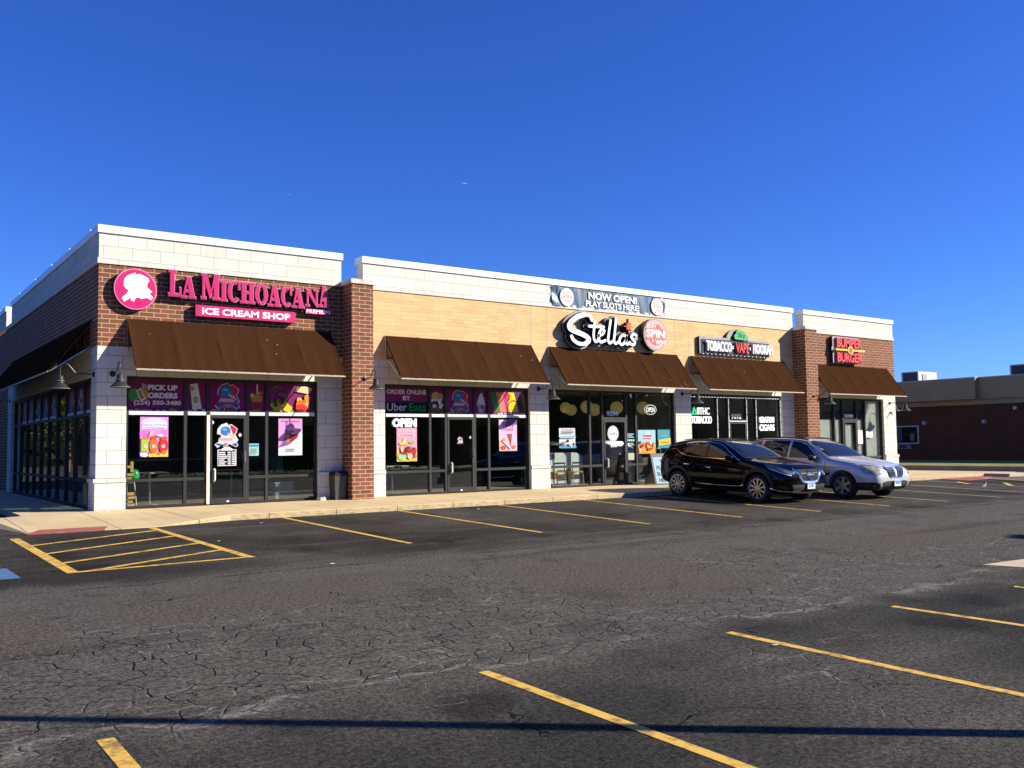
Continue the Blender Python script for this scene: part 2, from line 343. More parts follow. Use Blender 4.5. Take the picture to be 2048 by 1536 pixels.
# ---- asphalt
def asphalt():
    g = NG('asphalt'); P = g.pos(); x, y, z = g.xyz(P)
    P2 = g.comb(x, y, 0.0)
    big = g.noise(P2, .22, 5, .6); mid = g.noise(P2, 1.6, 5, .6); wob = g.noise(P2, .9, 3)
    yw = g.math('ADD', y, g.math('MULTIPLY', g.math('SUBTRACT', wob, .5), 1.6))
    # zones: sealed stalls by the shops, worn lane, sealed stalls by the camera
    lane = g.math('MULTIPLY', g.step(yw, -15.9, -15.1), g.step(yw, -9.9, -9.0, 1, 0))
    near = g.step(yw, -15.9, -15.3, 1, 0)
    sp = g.noise(P2, 95, 3, .8); sp2 = g.noise(P2, 260, 2, .8)
    base = g.mix(lane, g.mix(near, (.029, .0250, .0205), (.0285, .0272, .0248)), (.088, .0805, .069))
    base = g.mix(g.step(big, .38, .66, 0, .55), base, (.105, .095, .080))
    streak = g.noise(g.comb(g.math('MULTIPLY', x, .35), g.math('MULTIPLY', y, 2.2), 3.0), 1.0, 5)
    base = g.mix(g.step(streak, .50, .72, 0, .38), base, (.112, .101, .084))
    base = g.mix(g.step(mid, .52, .75, 0, .55), base, (.016, .0152, .015))
    # smooth brown patches
    def rect(x0, x1, y0, y1, k=.05):
        xx = g.math('ADD', x, g.math('MULTIPLY', g.math('SUBTRACT', mid, .5), .16)); yy = g.math('ADD', y, g.math('MULTIPLY', g.math('SUBTRACT', wob, .5), .25))
        return g.math('MULTIPLY', g.math('MULTIPLY', g.step(xx, x0, x0 + k), g.step(xx, x1 - k, x1, 1, 0)), g.math('MULTIPLY', g.step(yy, y0, y0 + k), g.step(yy, y1 - k, y1, 1, 0)))
    patch = g.math('MAXIMUM', g.math('MAXIMUM', rect(-9, -2.75, -12.8, -11.0), rect(-2.3, .9, -12.2, -10.7, .2)), g.math('MAXIMUM', rect(2.2, 5.6, -14.3, -11.0, .5), rect(8.6, 14.5, -13.4, -11.4, .5)))
    base = g.mix(g.math('MULTIPLY', patch, .8), base, (.088, .076, .060))
    oil = g.n('ShaderNodeTexVoronoi', {'Vector': g.n('ShaderNodeVectorMath', {0: P2, 1: (.37, .29, 0)}, operation='MULTIPLY').outputs[0], 'Scale': 1.0, 'Randomness': .8}, voronoi_dimensions='2D').outputs[0]
    oil = g.math('ADD', oil, g.math('MULTIPLY', g.math('SUBTRACT', mid, .5), .35))
    base = g.mix(g.math('MULTIPLY', g.step(oil, .05, .16, 1, 0), g.math('SUBTRACT', .65, g.math('MULTIPLY', lane, .4))), base, (.010, .0095, .009))
    tyre = g.noise(g.comb(g.math('MULTIPLY', x, .10), g.math('MULTIPLY', y, 1.1), 7.0), 1.0, 3)
    base = g.mix(g.math('MULTIPLY', lane, g.step(tyre, .56, .70, 0, .5)), base, (.030, .028, .026))
    # aggregate: contrast at every octave so that the grain holds at any distance
    fg = g.noise(P2, 22, 8, .95); sp3 = g.noise(P2, 55, 5, .95)
    base = g.mix(1.0, base, g.mix(g.step(fg, .43, .58), (.30,) * 3, (1.75,) * 3), 'MULTIPLY')
    base = g.mix(1.0, base, g.mix(g.step(sp3, .42, .58), (.55, .55, .52), (1.48, 1.45, 1.36)), 'MULTIPLY')
    base = g.mix(g.step(sp, .63, .72, 0, .7), base, (.17, .155, .13))
    base = g.mix(g.step(sp2, .64, .72, 0, .6), base, (.17, .155, .13))
    # cracks
    dis = g.noise(P2, 4.5, 4, .65, True)
    def warp(amp, off): return g.n('ShaderNodeVectorMath', {0: g.n('ShaderNodeVectorMath', {0: dis, 1: (off, off, 0)}, operation='SUBTRACT').outputs[0], 1: (amp, amp, 0)}, operation='MULTIPLY').outputs[0]
    v1 = g.n('ShaderNodeVectorMath', {0: P2, 1: warp(.085, .5)}, operation='ADD').outputs[0]
    al = g.n('ShaderNodeTexVoronoi', {'Vector': g.n('ShaderNodeVectorMath', {0: v1, 1: (.8, 1.2, 0)}, operation='MULTIPLY').outputs[0], 'Scale': 4.3, 'Randomness': 1.0}, feature='DISTANCE_TO_EDGE', voronoi_dimensions='2D').outputs[0]
    al2 = g.n('ShaderNodeTexVoronoi', {'Vector': v1, 'Scale': .38, 'Randomness': 1.0}, feature='DISTANCE_TO_EDGE', voronoi_dimensions='2D').outputs[0]
    v2 = g.n('ShaderNodeVectorMath', {0: v1, 1: g.n('ShaderNodeVectorMath', {0: g.noise(P2, .9, 4, .6, True), 1: (1.6, 1.6, 0)}, operation='MULTIPLY').outputs[0]}, operation='ADD').outputs[0]
    al2 = g.n('ShaderNodeTexVoronoi', {'Vector': v2, 'Scale': .42, 'Randomness': 1.0}, feature='DISTANCE_TO_EDGE', voronoi_dimensions='2D').outputs[0]
    zn = g.noise(P2, .30, 3)
    azone = g.math('MULTIPLY', g.math('MULTIPLY', g.step(yw, -15.7, -15.0), g.step(yw, -12.4, -10.8, 1, 0)), g.step(zn, .34, .44))
    azone2 = g.math('MULTIPLY', near, g.step(g.noise(P2, .45, 3), .55, .62))
    az = g.math('MULTIPLY', g.math('MAXIMUM', azone, azone2), g.math('SUBTRACT', 1.0, patch))
    brk = g.step(g.noise(P2, 2.7, 3), .37, .50)
    dust = g.math('MULTIPLY', g.math('MULTIPLY', g.step(al, .022, .062, 1, 0), az), g.step(g.noise(P2, .9, 4), .34, .54))
    crk = g.math('MULTIPLY', g.math('MULTIPLY', g.step(al, .016, .042, 1, 0), az), brk)
    lng = g.math('MULTIPLY', g.step(al2, .0018, .0052, 1, 0), g.step(g.noise(P2, .8, 3), .48, .58))
    sy = g.math('ABSOLUTE', g.math('ADD', g.math('ADD', y, 9.75), g.math('MULTIPLY', g.math('SUBTRACT', wob, .5), .5)))
    seam = g.math('MULTIPLY', g.step(sy, .008, .03, 1, 0), g.step(mid, .36, .5))
    sy2 = g.math('ABSOLUTE', g.math('ADD', g.math('ADD', y, 10.75), g.math('MULTIPLY', g.math('SUBTRACT', wob, .5), 1.6)))
    grav = g.math('MULTIPLY', g.step(sy2, .05, .34, 1, 0), g.step(g.noise(P2, 1.1, 3), .42, .58))
    base = g.mix(g.math('MULTIPLY', grav, .55), base, g.mix(g.step(sp, .35, .65), (.02, .019, .018), (.13, .12, .10)))
    av = g.n('ShaderNodeTexVoronoi', {'Vector': g.n('ShaderNodeVectorMath', {0: v1, 1: (.35, 1.3, 0)}, operation='MULTIPLY').outputs[0], 'Scale': 1.5, 'Randomness': 1.0}, feature='DISTANCE_TO_EDGE', voronoi_dimensions='2D').outputs[0]
    dust = g.math('MAXIMUM', dust, g.math('MULTIPLY', g.math('MULTIPLY', g.step(av, .008, .022, 1, 0), az), g.step(g.noise(P2, 1.1, 3), .44, .56)))
    ed = g.math('ABSOLUTE', g.math('ADD', yw, 15.25)); dust = g.math('MAXIMUM', dust, g.math('MULTIPLY', g.step(ed, .02, .10, 1, 0), g.step(g.noise(P2, .7, 3), .44, .56)))
    base = g.mix(g.math('MULTIPLY', dust, .85), base, g.mix(g.step(fg, .43, .57), (.06, .055, .045), (.29, .265, .22)))
    dark = g.math('MAXIMUM', g.math('MAXIMUM', crk, lng), seam)
    base = g.mix(g.math('MULTIPLY', dark, .95), base, (.005, .005, .005))
    h = g.math('SUBTRACT', g.math('ADD', g.math('MULTIPLY', sp, .7), g.math('MULTIPLY', sp2, .3)), g.math('MULTIPLY', dark, 2.0))
    h = g.math('ADD', h, g.math('MULTIPLY', mid, .8))
    M['asphalt'] = g.bsdf(base, .92, 0, g.bump(h, .8, .012), .08)
asphalt()
def yellow_line():
    g = NG('yellow_paint'); P = g.pos(); n = g.noise(P, 7, 5, .7); f = g.noise(P, 110, 3, .8)
    c = g.mix(g.step(f, .3, .7), (.58, .34, .045), (.74, .47, .09))
    c = g.mix(g.math('MULTIPLY', g.step(n, .47, .66), g.step(f, .34, .54)), c, (.10, .075, .04))
    M['yellow_paint'] = g.bsdf(c, .7, 0, g.bump(f, .5, .006), .3)
yellow_line()
simple('faded_paint', (.40, .36, .24), .8, var=.3, scale=14)
simple('blue_paint', (.07, .14, .26), .7, var=.15, scale=10)
def concrete(name, col, joints):
    g = NG(name); P = g.pos(); x, y, z = g.xyz(P); n = g.noise(P, .7, 6, .65); f = g.noise(P, 45, 4, .7); s2 = g.noise(g.comb(g.math('MULTIPLY', x, .4), g.math('MULTIPLY', y, 2.5), z), 1.2, 4)
    c = g.mix(g.step(n, .3, .7), tuple(v * .86 for v in col), tuple(v * 1.06 for v in col))
    c = g.mix(1.0, c, g.mix(f, (.84,) * 3, (1.12,) * 3), 'MULTIPLY')
    c = g.mix(g.step(s2, .55, .75, 0, .3), c, tuple(v * .72 for v in col))
    nz = g.xyz(g.nrm())[2]; vert = g.step(nz, .3, .7, 1, 0)
    dirt = g.noise(g.comb(g.math('MULTIPLY', x, 5.0), y, g.math('MULTIPLY', z, 20.0)), 1.5, 5, .7)
    c = g.mix(g.math('MULTIPLY', vert, g.step(dirt, .45, .68, .15, .75)), c, (.16, .135, .085))
    if joints:
        w = g.math('MULTIPLY', g.math('SUBTRACT', g.noise(P, 1.1, 2), .5), .10)
        xx = g.math('ADD', g.math('ADD', x, w), 40.05)
        d = g.math('ABSOLUTE', g.math('SUBTRACT', g.math('MODULO', xx, joints), joints / 2))
        c = g.mix(g.math('MULTIPLY', g.step(d, .006, .014, 1, 0), .9), c, (.09, .075, .045))
    M[name] = g.bsdf(c, .85, 0, g.bump(f, .4, .008), .25)
concrete('sidewalk_concrete', (.60, .455, .238), 1.50); concrete('plain_concrete', (.56, .45, .29), 0)
def tactile():
    g = NG('tactile_red'); P = g.pos(); x, y, z = g.xyz(P)
    vo = g.n('ShaderNodeTexVoronoi', {'Vector': g.comb(x, y, 0.0), 'Scale': 16.0, 'Randomness': 0.0}, voronoi_dimensions='2D').outputs[0]
    d = g.step(vo, .2, .42, 1, 0); n = g.noise(P, 6, 4)
    c = g.mix(d, (.30, .075, .05), (.46, .16, .11)); c = g.mix(g.step(n, .5, .8, 0, .5), c, (.4, .28, .2))
    M['tactile_red'] = g.bsdf(c, .8, 0, g.bump(d, .8, .02), .3)
tactile()
def grass_mat():
    g = NG('lawn_grass'); P = g.pos(); n = g.noise(P, 1.2, 5); f = g.noise(P, 50, 4, .8)
    c = g.mix(g.step(n, .3, .7), (.19, .22, .05), (.33, .33, .10)); c = g.mix(1.0, c, g.mix(f, (.55,) * 3, (1.35,) * 3), 'MULTIPLY')
    M['lawn_grass'] = g.bsdf(c, .9, 0, g.bump(f, .9, .05), .2)
grass_mat()
def leaf(name, a, b):
    g = NG(name); n = g.noise(g.pos(), 1.7, 4); f = g.noise(g.pos(), 14, 2)
    c = g.mix(g.step(n, .3, .7), a, b); c = g.mix(1.0, c, g.mix(f, (.6,) * 3, (1.3,) * 3), 'MULTIPLY'); M[name] = g.bsdf(c, .8, 0, None, .0)
leaf('leaf_green', (.020, .034, .008), (.042, .056, .014)); leaf('leaf_olive', (.034, .038, .009), (.062, .058, .017))
leaf('backing_dark', (.006, .009, .004), (.011, .015, .006))
# ------------------------------------------------------------------ ground
def sheet(name, xs, ys, zf, k, kind='structure'):
    mb = MB(); nx = len(xs)
    vs = [(x, y, zf(x, y)) for y in ys for x in xs]
    mb.add(vs, [(j * nx + i, j * nx + i + 1, (j + 1) * nx + i + 1, (j + 1) * nx + i) for j in range(len(ys) - 1) for i in range(nx - 1)], k)
    o = mb.build(name); o['kind'] = kind; return o
lot = sheet('parking_lot', [-400, -40, 0, 35, 70, 500], [-500, -60, -26.1, -3.1, 5, 60, 600], gz, 'asphalt')
# sidewalk with kerb: profile along X, the ramp at the accessible stall drops to the lot
mb = MB()
def swz(x):                                   # height of the kerb edge above the lot
    if x < -2.6 or x > 1.9: return .118
    if -2.1 < x < .35: return .012
    t = (x + 2.6) / .5 if x < -2.1 else 1 - (x - .35) / 1.55
    t = t if x < -2.1 else 1 - t
    return .118 * (1 - t) + .012 * t if x < -2.1 else .012 + .106 * t
xs = [-1.47, -1.3, -.9, -.5, .0, .35, .7, 1.1, 1.5, 1.9, 2.5] + [2.5 + 1.4 * i for i in range(1, 21)] + [31.9]
xs = [-12, -6, -4, -2.6, -2.4, -2.1, -1.8] + xs
for i in range(len(xs) - 1):
    a, b = xs[i], xs[i + 1]
    def edge(x): 
        yk = -3.15 - (.35 if -2.1 < x < .35 else 0) * 1.0
        yk = -3.15 if x > 1.9 else (-3.15 - .40 * min(1, max(0, (1.9 - x) / 1.5)))
        if x < -2.1: yk = -3.75
        return yk
    for (x0, x1) in ((a, b),):
        e0, e1 = edge(x0), edge(x1); k0, k1 = gz(x0, e0) + swz(x0), gz(x1, e1) + swz(x1); back = 0.02 if x0 >= -1.5 else -.45
        zb = -.006
        def zt(x): return -.006 if x >= -1.5 else -.02
        vs = [(x0, back, zt(x0)), (x1, back, zt(x1)), (x1, e1 + .02, k1), (x0, e0 + .02, k0), (x1, e1, k1 - .012), (x0, e0, k0 - .012), (x1, e1 - .004, gz(x1, e1) - .05), (x0, e0 - .004, gz(x0, e0) - .05), (x1, back, -.3), (x0, back, -.3)]
        mb.add(vs, [(0, 3, 2, 1), (3, 5, 4, 2), (5, 7, 6, 4), (0, 1, 8, 9)], 'sidewalk_concrete')
sw = mb.build('sidewalk'); sw['kind'] = 'structure'
mb = MB()
F0 = Fr((0, 0, 0), (1, 0, 0), (0, 1, 0), (0, 0, 1))
def strip_on_sidewalk(): pass
ta = [(-1.84, -3.60), (-.58, -3.60), (-.42, -3.10), (-1.58, -3.10)]
def szt(x, y): 
    e = -3.55; k = gz(x, e) + .012; t = (y - e) / (0.0 - e); return k * (1 - t) - .006 * t
mb.add([(x, y, szt(x, y) + .012) for x, y in ta] + [(x, y, szt(x, y) - .01) for x, y in ta], [(0, 1, 2, 3), (0, 4, 5, 1), (1, 5, 6, 2), (2, 6, 7, 3), (3, 7, 4, 0)], 'tactile_red')
mb.build('tactile_paving', sw)
# walk and shaded drive along the left wall
mb = MB(); mb.box(-1.45, 0.0, .02, 14.2, -.25, -.012, 'sidewalk_concrete'); o = mb.build('side_sidewalk'); o['kind'] = 'structure'
# painted lines (children of the lot)
def line(x0, y0, x1, y1, w, k='yellow_paint', name='parking_line', lift=.004):
    mb = MB(); d = Vector((x1 - x0, y1 - y0)).normalized(); n = Vector((-d.y, d.x)) * w / 2; seg = 5; vs = []
    for i in range(seg + 1):
        t = i / seg; p = Vector((x0, y0)).lerp(Vector((x1, y1)), t)
        for s_ in (-1, 1): q = p + n * s_; vs.append((q.x, q.y, gz(q.x, q.y) + lift))
    mb.add(vs, [(2 * i, 2 * i + 1, 2 * i + 3, 2 * i + 2) if False else (2 * i, 2 * i + 2, 2 * i + 3, 2 * i + 1) for i in range(seg)], k)
    return mb.build(name, lot, fix=False)
for x0, x1, ye, w in ((2.98, 3.12, -8.25, .10), (5.74, 5.86, -8.25, .095), (8.47, 8.53, -8.3, .09), (11.2, 11.14, -8.45, .09), (13.85, 13.72, -8.56, .09), (16.6, 16.42, -8.62, .09)):
    line(x0, -3.17, x1, ye, w)
for x, ye in ((19.05, -8.7), (21.7, -8.75), (24.3, -8.6), (27.0, -8.5)): line(x + .1, -3.2, x - .05, ye, .09, 'faded_paint')
line(-2.10, -4.05, -2.0, -8.40, .15); line(.23, -3.62, .40, -8.30, .13)
line(-2.0, -8.38, .46, -8.30, .10, lift=.008)
for a, b, c, d in ((-2.04, -5.22, .20, -4.12), (-2.04, -6.35, .24, -5.14), (-2.0, -7.46, .26, -6.34), (-1.8, -8.36, .30, -7.32)): line(a, b, c, d, .10, lift=.008)
for x0, y0, x1, w in ((-3.125, -15.35, -3.08, .105), (-.315, -15.41, -.14, .10), (2.38, -15.6, 2.78, .10), (4.85, -15.78, 5.6, .10), (7.25, -15.94, 8.4, .10)): line(x0, y0, x1, -21, w)
mb = MB(); mb.add([(x, y, gz(x, y) + .004) for x, y in ((-4.2, -8.5), (-2.62, -8.46), (-2.66, -7.5), (-4.2, -7.45))], [(0, 1, 2, 3)], 'blue_paint')
mb.add([(x, y, gz(x, y) + .008) for x, y in ell(-3.2, -8.05, .34, .28, 0, 16)], [tuple(range(16))], 'plate_white')
mb.add([(x, y, gz(x, y) + .012) for x, y in ell(-3.2, -8.05, .25, .19, 0, 16)], [tuple(range(16))], 'blue_paint'); mb.build('accessible_marking', lot)
mb = MB(); mb.add([(x, y, gz(x, y) + .006) for x, y in ((8.70, -14.81), (9.05, -15.50), (13, -16.6), (14, -15.2))], [(0, 1, 2, 3)], 'plain_concrete'); o = mb.build('concrete_pad'); o['kind'] = 'structure'
# far right: pavements, kerbs and the bank lawn
mb = MB()
def slab(x0, x1, y0, y1, z0, z1, k, name, kind='structure'):
    m = MB(); m.box(x0, x1, y0, y1, z0, z1, k); o = m.build(name); o['kind'] = kind; return o
slab(39.2, 70, -40, 45, -1.6, .0, 'lawn_grass', 'grass', 'stuff')
slab(39.0, 39.2, -40, 45, -1.6, .01, 'plain_concrete', 'lawn_kerb')
slab(35.2, 37.0, -1.9, 30, -1.4, -.17, 'plain_concrete', 'pavement')
slab(31.9, 33.6, -4.1, 28, -1.4, -.07, 'plain_concrete', 'walkway')
mb = MB(); mb.add([(x, y, gz(x, y) + .02) for x, y in ((28.3, -4.4), (31.9, -4.2), (31.9, -3.1), (28.3, -3.2))] , [(0, 1, 2, 3)], 'tactile_red')
mb.build('tactile_paving', lot)
isl = [(29.0, -6.05), (33.8, -8.6), (36.8, -6.2), (31.6, -3.6), (30.2, -3.9)]
mb = MB(); mb.prism(F0, isl, -1.0, -.19, 'plain_concrete'); mb.flat(F0, [(a * .93 + 32.3 * .07, b * .93 - 5.6 * .07) for a, b in isl], -.185, 'bark'); o = mb.build('planting_island'); o['kind'] = 'structure'
for x0, y0, x1, y1 in ((27.5, -4.4, 26.7, -5.2), (28.4, -5.6, 27.0, -6.5)): line(x0, y0, x1, y1, .16)
# ------------------------------------------------------------------ the strip mall building
BLD = thing('strip_mall_building', 'long single storey shop building of red and tan brick with pale stone parapet', 'building')
XR = 31.04; DEP = 20.0
mb = MB(); mb.box(0, 5.85, 0, .25, 3.6, 5.44, 'red_brick'); mb.box(0, .25, .25, 26, 3.6, 5.44, 'red_brick'); mb.box(25.03, XR, 0, .25, 3.6, 5.44, 'red_brick'); mb.box(XR - .25, XR, .25, DEP, 0, 5.44, 'red_brick')
mb.box(0, .25, 13.2, 26, 0, 3.6, 'red_brick'); mb.box(.25, XR - .25, DEP - .25, DEP, 0, 5.44, 'red_brick'); mb.build('red_brick_wall', BLD)
mb = MB(); mb.box(6.46, 24.32, 0, .25, 3.6, 5.44, 'tan_brick'); mb.build('tan_brick_wall', BLD)
mb = MB(); mb.box(.25, XR - .25, .25, DEP - .25, 5.2, 5.4, 'roof_felt'); mb.build('roof', BLD)
for x0, x1, side in ((0, 5.84, 1), (6.46, 24.37, 0), (25.04, XR, 2)):
    m = MB(); m.box(x0, x1, 0, .36, 5.57, 6.13, 'limestone_parapet'); m.box(x0 - (.03 if side == 1 else 0), x1 + (.03 if side == 2 else 0), -.03, .36, 5.44, 5.57, 'limestone_parapet')
    c = MB(); c.box(x0 - .035, x1 + .035, -.04, .42, 6.13, 6.30, 'coping_metal')
    if side == 1:
        m.box(0, .36, .36, 12.83, 5.57, 6.13, 'limestone_parapet'); m.box(-.03, .36, .36, 14.0, 5.44, 5.57, 'limestone_parapet'); c.box(-.035, .42, .42, 12.87, 6.13, 6.30, 'coping_metal')
        m.box(.0, .36, 14.02, 26, 5.57, 6.13, 'limestone_parapet'); c.box(-.035, .42, 14.0, 26, 6.13, 6.30, 'coping_metal')
    if side == 2:
        m.box(XR - .36, XR, .36, DEP, 5.44, 6.13, 'limestone_parapet'); c.box(XR - .42, XR + .035, .42, DEP, 6.13, 6.30, 'coping_metal')
    p = m.build('stone_parapet', BLD); c.build('metal_coping', p)
for x0, x1 in ((5.85, 6.455), (24.32, 25.03)):
    m = MB(); m.box(x0, x1, -.58, -.001, -.06, 5.45, 'red_brick'); m.box(x0 + .01, x1 - .01, .0, .3, 0, 5.45, 'red_brick'); p = m.build('brick_pilaster', BLD)
    m = MB(); m.box(x0 - .03, x1 + .035, -.615, .3, 5.45, 5.565, 'cap_stone'); m.build('pilaster_cap', p)
for x0, x1, y1 in ((0, .62, .58), (5.21, 5.85, .25), (6.455, 7.09, .25), (11.90, 12.60, .25), (18.0, 18.75, .25), (23.62, 24.32, .25), (25.03, 25.45, .25), (30.16, XR, .58)):
    m = MB(); m.box(x0, x1, 0, y1, .69, 3.6, 'limestone'); p = m.build('stone_column', BLD)
    l = -.035 if x0 == 0 else 0; r_ = .035 if x1 == XR else 0
    m = MB()
    nx, nz = 7, 6
    m.box(x0 + l * .6, x1 + r_, -.03, y1, -.06, .60, 'rock_face_stone')
    m.build('stone_base', p)
    m = MB(); m.box(x0 + l * 1.6, x1 + r_ * 1.7, -.055, y1, .60, .69, 'limestone'); m.build('base_cap', p)
m = MB(); m.box(0, .25, 12.42, 13.2, 0, 3.6, 'limestone'); m.build('stone_column', BLD)
for x0, x1 in ((.62, 5.21), (7.09, 11.9), (12.6, 18.0), (18.75, 23.62), (25.45, 30.16)):
    m = MB(); m.box(x0, x1, 0, .25, 2.965, 3.6, 'limestone'); m.build('stone_lintel', BLD)
m = MB(); m.box(0, .25, .58, 12.42, 2.965, 3.6, 'limestone'); m.build('stone_lintel', BLD)
# interiors
m = MB(); m.box(.25, XR - .25, .26, DEP - .25, -.3, -.002, 'interior_floor'); m.build('interior_floor', BLD)
m = MB(); m.box(.25, XR - .25, .26, DEP - .25, 3.05, 3.15, 'interior_ceiling'); m.build('interior_ceiling', BLD)
m = MB()
for x in (6.1, 12.3, 18.35, 24.6): m.box(x - .06, x + .06, .27, DEP - .26, 0, 3.04, 'interior_wall')
m.box(12.4, 18.28, 7.0, 7.1, 0, 3.04, 'interior_wall'); m.box(18.43, 24.5, 6.0, 6.1, 0, 3.04, 'interior_wall'); m.box(6.2, 12.2, 8.0, 8.1, 0, 3.04, 'interior_wall'); m.box(24.7, XR - .26, 7.0, 7.1, 0, 3.04, 'interior_wall'); m.box(.26, 6.0, 13.0, 13.1, 0, 3.04, 'interior_wall')
m.build('partition_wall', BLD)
YF0, YF1, YG = .09, .19, .14
def storefront(ml, door_i, x0, x1, trans=2.15, sill=.62, low=True, bars=True):
    """ml: mullion centres; lites between them"""
    m = MB(); k = 'frame_metal'; e = [x0] + ml + [x1]
    m.box(x0, x1, YF0, YF1, 2.885, 2.965, k)
    m.box(x0, x0 + .06, YF0, YF1, 0, 2.885, k); m.box(x1 - .06, x1, YF0, YF1, 0, 2.885, k)
    for x in ml: m.box(x - .035, x + .035, YF0, YF1, 0, 2.885, k)
    for i in range(len(e) - 1):
        a = e[i] + (.06 if i == 0 else .035); b = e[i + 1] - (.06 if i == len(e) - 2 else .035)
        if bars or i == door_i: m.box(a, b, YF0 + .003, YF1, trans - .04, trans + .03, k)
        if i == door_i: continue
        m.box(a, b, YF0 + .004, YF1, 0, .055, k)
        if low: m.box(a, b, YF0 + .004, YF1, sill - .035, sill + .035, k)
    fr = m.build('window_frame', BLD)
    for i in range(len(e) - 1):
        a = e[i] + (.06 if i == 0 else .035); b = e[i + 1] - (.06 if i == len(e) - 2 else .035)
        if i != door_i:
            g = MB(); zs = [.055] + ([sill] if low else []) + ([trans] if trans else []) + [2.885]
            g.add([(a, YG, .055), (b, YG, .055), (b, YG, 2.885), (a, YG, 2.885)], [(0, 1, 2, 3)], 'shop_glass'); g.build('window_pane', fr)
        else:
            g = MB(); g.add([(a, YG, trans), (b, YG, trans), (b, YG, 2.885), (a, YG, 2.885)], [(0, 1, 2, 3)], 'shop_glass'); g.build('window_pane', fr)
            d = MB(); y0, y1 = YF0 - .012, YF1 - .03; zt = trans - .045
            d.box(a + .004, a + .062, y0, y1, .012, zt, k); d.box(b - .062, b - .004, y0, y1, .012, zt, k); d.box(a + .062, b - .062, y0, y1, zt - .075, zt, k); d.box(a + .062, b - .062, y0, y1, .012, .15, k)
            do = d.build('door', BLD)
            g = MB(); g.add([(a + .062, YG - .02, .15), (b - .062, YG - .02, .15), (b - .062, YG - .02, zt - .075), (a + .062, YG - .02, zt - .075)], [(0, 1, 2, 3)], 'shop_glass'); g.build('door_pane', do)
            h = MB(); hx = a + .11
            h.tube([(hx, y0 - .01, .55), (hx, y0 - .06, .57), (hx, y0 - .06, .81), (hx, y0 - .01, .83)], .022, 'white_plastic'); h.build('door_handle', do, True)
            h = MB(); h.tube([(b - .04, y0, 1.0), (b - .04, y0 - .05, 1.0)], .018, 'steel'); h.tube([(b - .04, y0 - .05, .98), (b - .04, y0 - .05, 1.25)], .013, 'steel'); h.build('door_lock', do, True)
            h = MB(); h.box(a + .06, b - .06, y0 + .11, y1 + .05, zt - .06, zt - .005, k); h.build('door_closer', do)
            h = MB(); h.box(.5 * (a + b) - .03, .5 * (a + b) + .03, y0 - .006, y0, .05, .085, 'white_plastic'); h.build('door_stop', do)
    return fr
storefront([1.945, 2.465, 3.415, 3.895], 2, .62, 5.21)
storefront([8.53, 9.04, 10.0, 10.485], 2, 7.09, 11.90)
storefront([14.30, 14.82, 15.835, 16.27], 2, 12.60, 18.0, trans=2.10, bars=False)
storefront([20.145, 20.73, 21.695, 22.215], 2, 18.75, 23.62, trans=2.06, bars=False)
storefront([26.93, 27.49, 28.395, 28.98], 2, 25.45, 30.16, trans=2.12, bars=False)
# cream strip on the first door's mullion: strong sunlight put into its colour
m = MB(); m.box(2.43, 2.50, .055, .089, .02, 2.10, 'sunlit_cream'); m.build('sunlit_edge_strip', BLD)
# side windows along the left wall
m = MB(); k = 'frame_metal'; e = [.58, 1.75, 2.85, 3.95, 5.15, 6.35, 7.55, 8.75, 9.95, 11.15, 12.42]
m.box(.09, .19, e[0], e[-1], 2.885, 2.965, k); m.box(.09, .19, e[0], e[-1], 0, .055, k)
for y in e: m.box(.09, .19, max(y - .035, .581), min(y + .035, 12.419), .055, 2.885, k)
for a, b in zip(e, e[1:]): m.box(.093, .19, a + .035, b - .035, .585, .655, k); m.box(.093, .19, a + .035, b - .035, 2.11, 2.18, k)
fr = m.build('window_frame', BLD)
for a, b in zip(e, e[1:]):
    g = MB(); g.add([(.14, a + .03, .055), (.14, b - .03, .055), (.14, b - .03, 2.885), (.14, a + .03, 2.885)], [(0, 3, 2, 1)], 'shop_glass'); g.build('window_pane', fr)
# paper behind the last shop's glass; upper dark sheets paint the room's shade
for i, (a, b, z0, z1, k) in enumerate(((25.52, 26.88, .06, 2.14, 'paper'), (26.98, 27.44, .06, 2.14, 'paper'), (28.45, 28.93, .06, 2.14, 'paper'), (29.03, 30.09, .06, 2.88, 'paper'), (25.52, 26.88, 2.17, 2.88, 'room_shade'), (26.98, 27.44, 2.17, 2.88, 'room_shade'), (27.54, 28.35, 2.17, 2.88, 'room_shade'), (28.45, 28.93, 2.17, 2.88, 'room_shade'), (27.62, 28.27, .16, 1.95, 'paper'))):
    m = MB(); m.box(a, b, .205, .212, z0, z1, k); m.build('paper_and_shade', BLD)
# movement joints in the tan brick
m = MB()
for x in (11.96, 12.56, 18.05, 18.7): m.box(x - .006, x + .006, -.002, .01, 3.6, 5.44, 'halo_grey')
m.build('movement_joint', BLD)
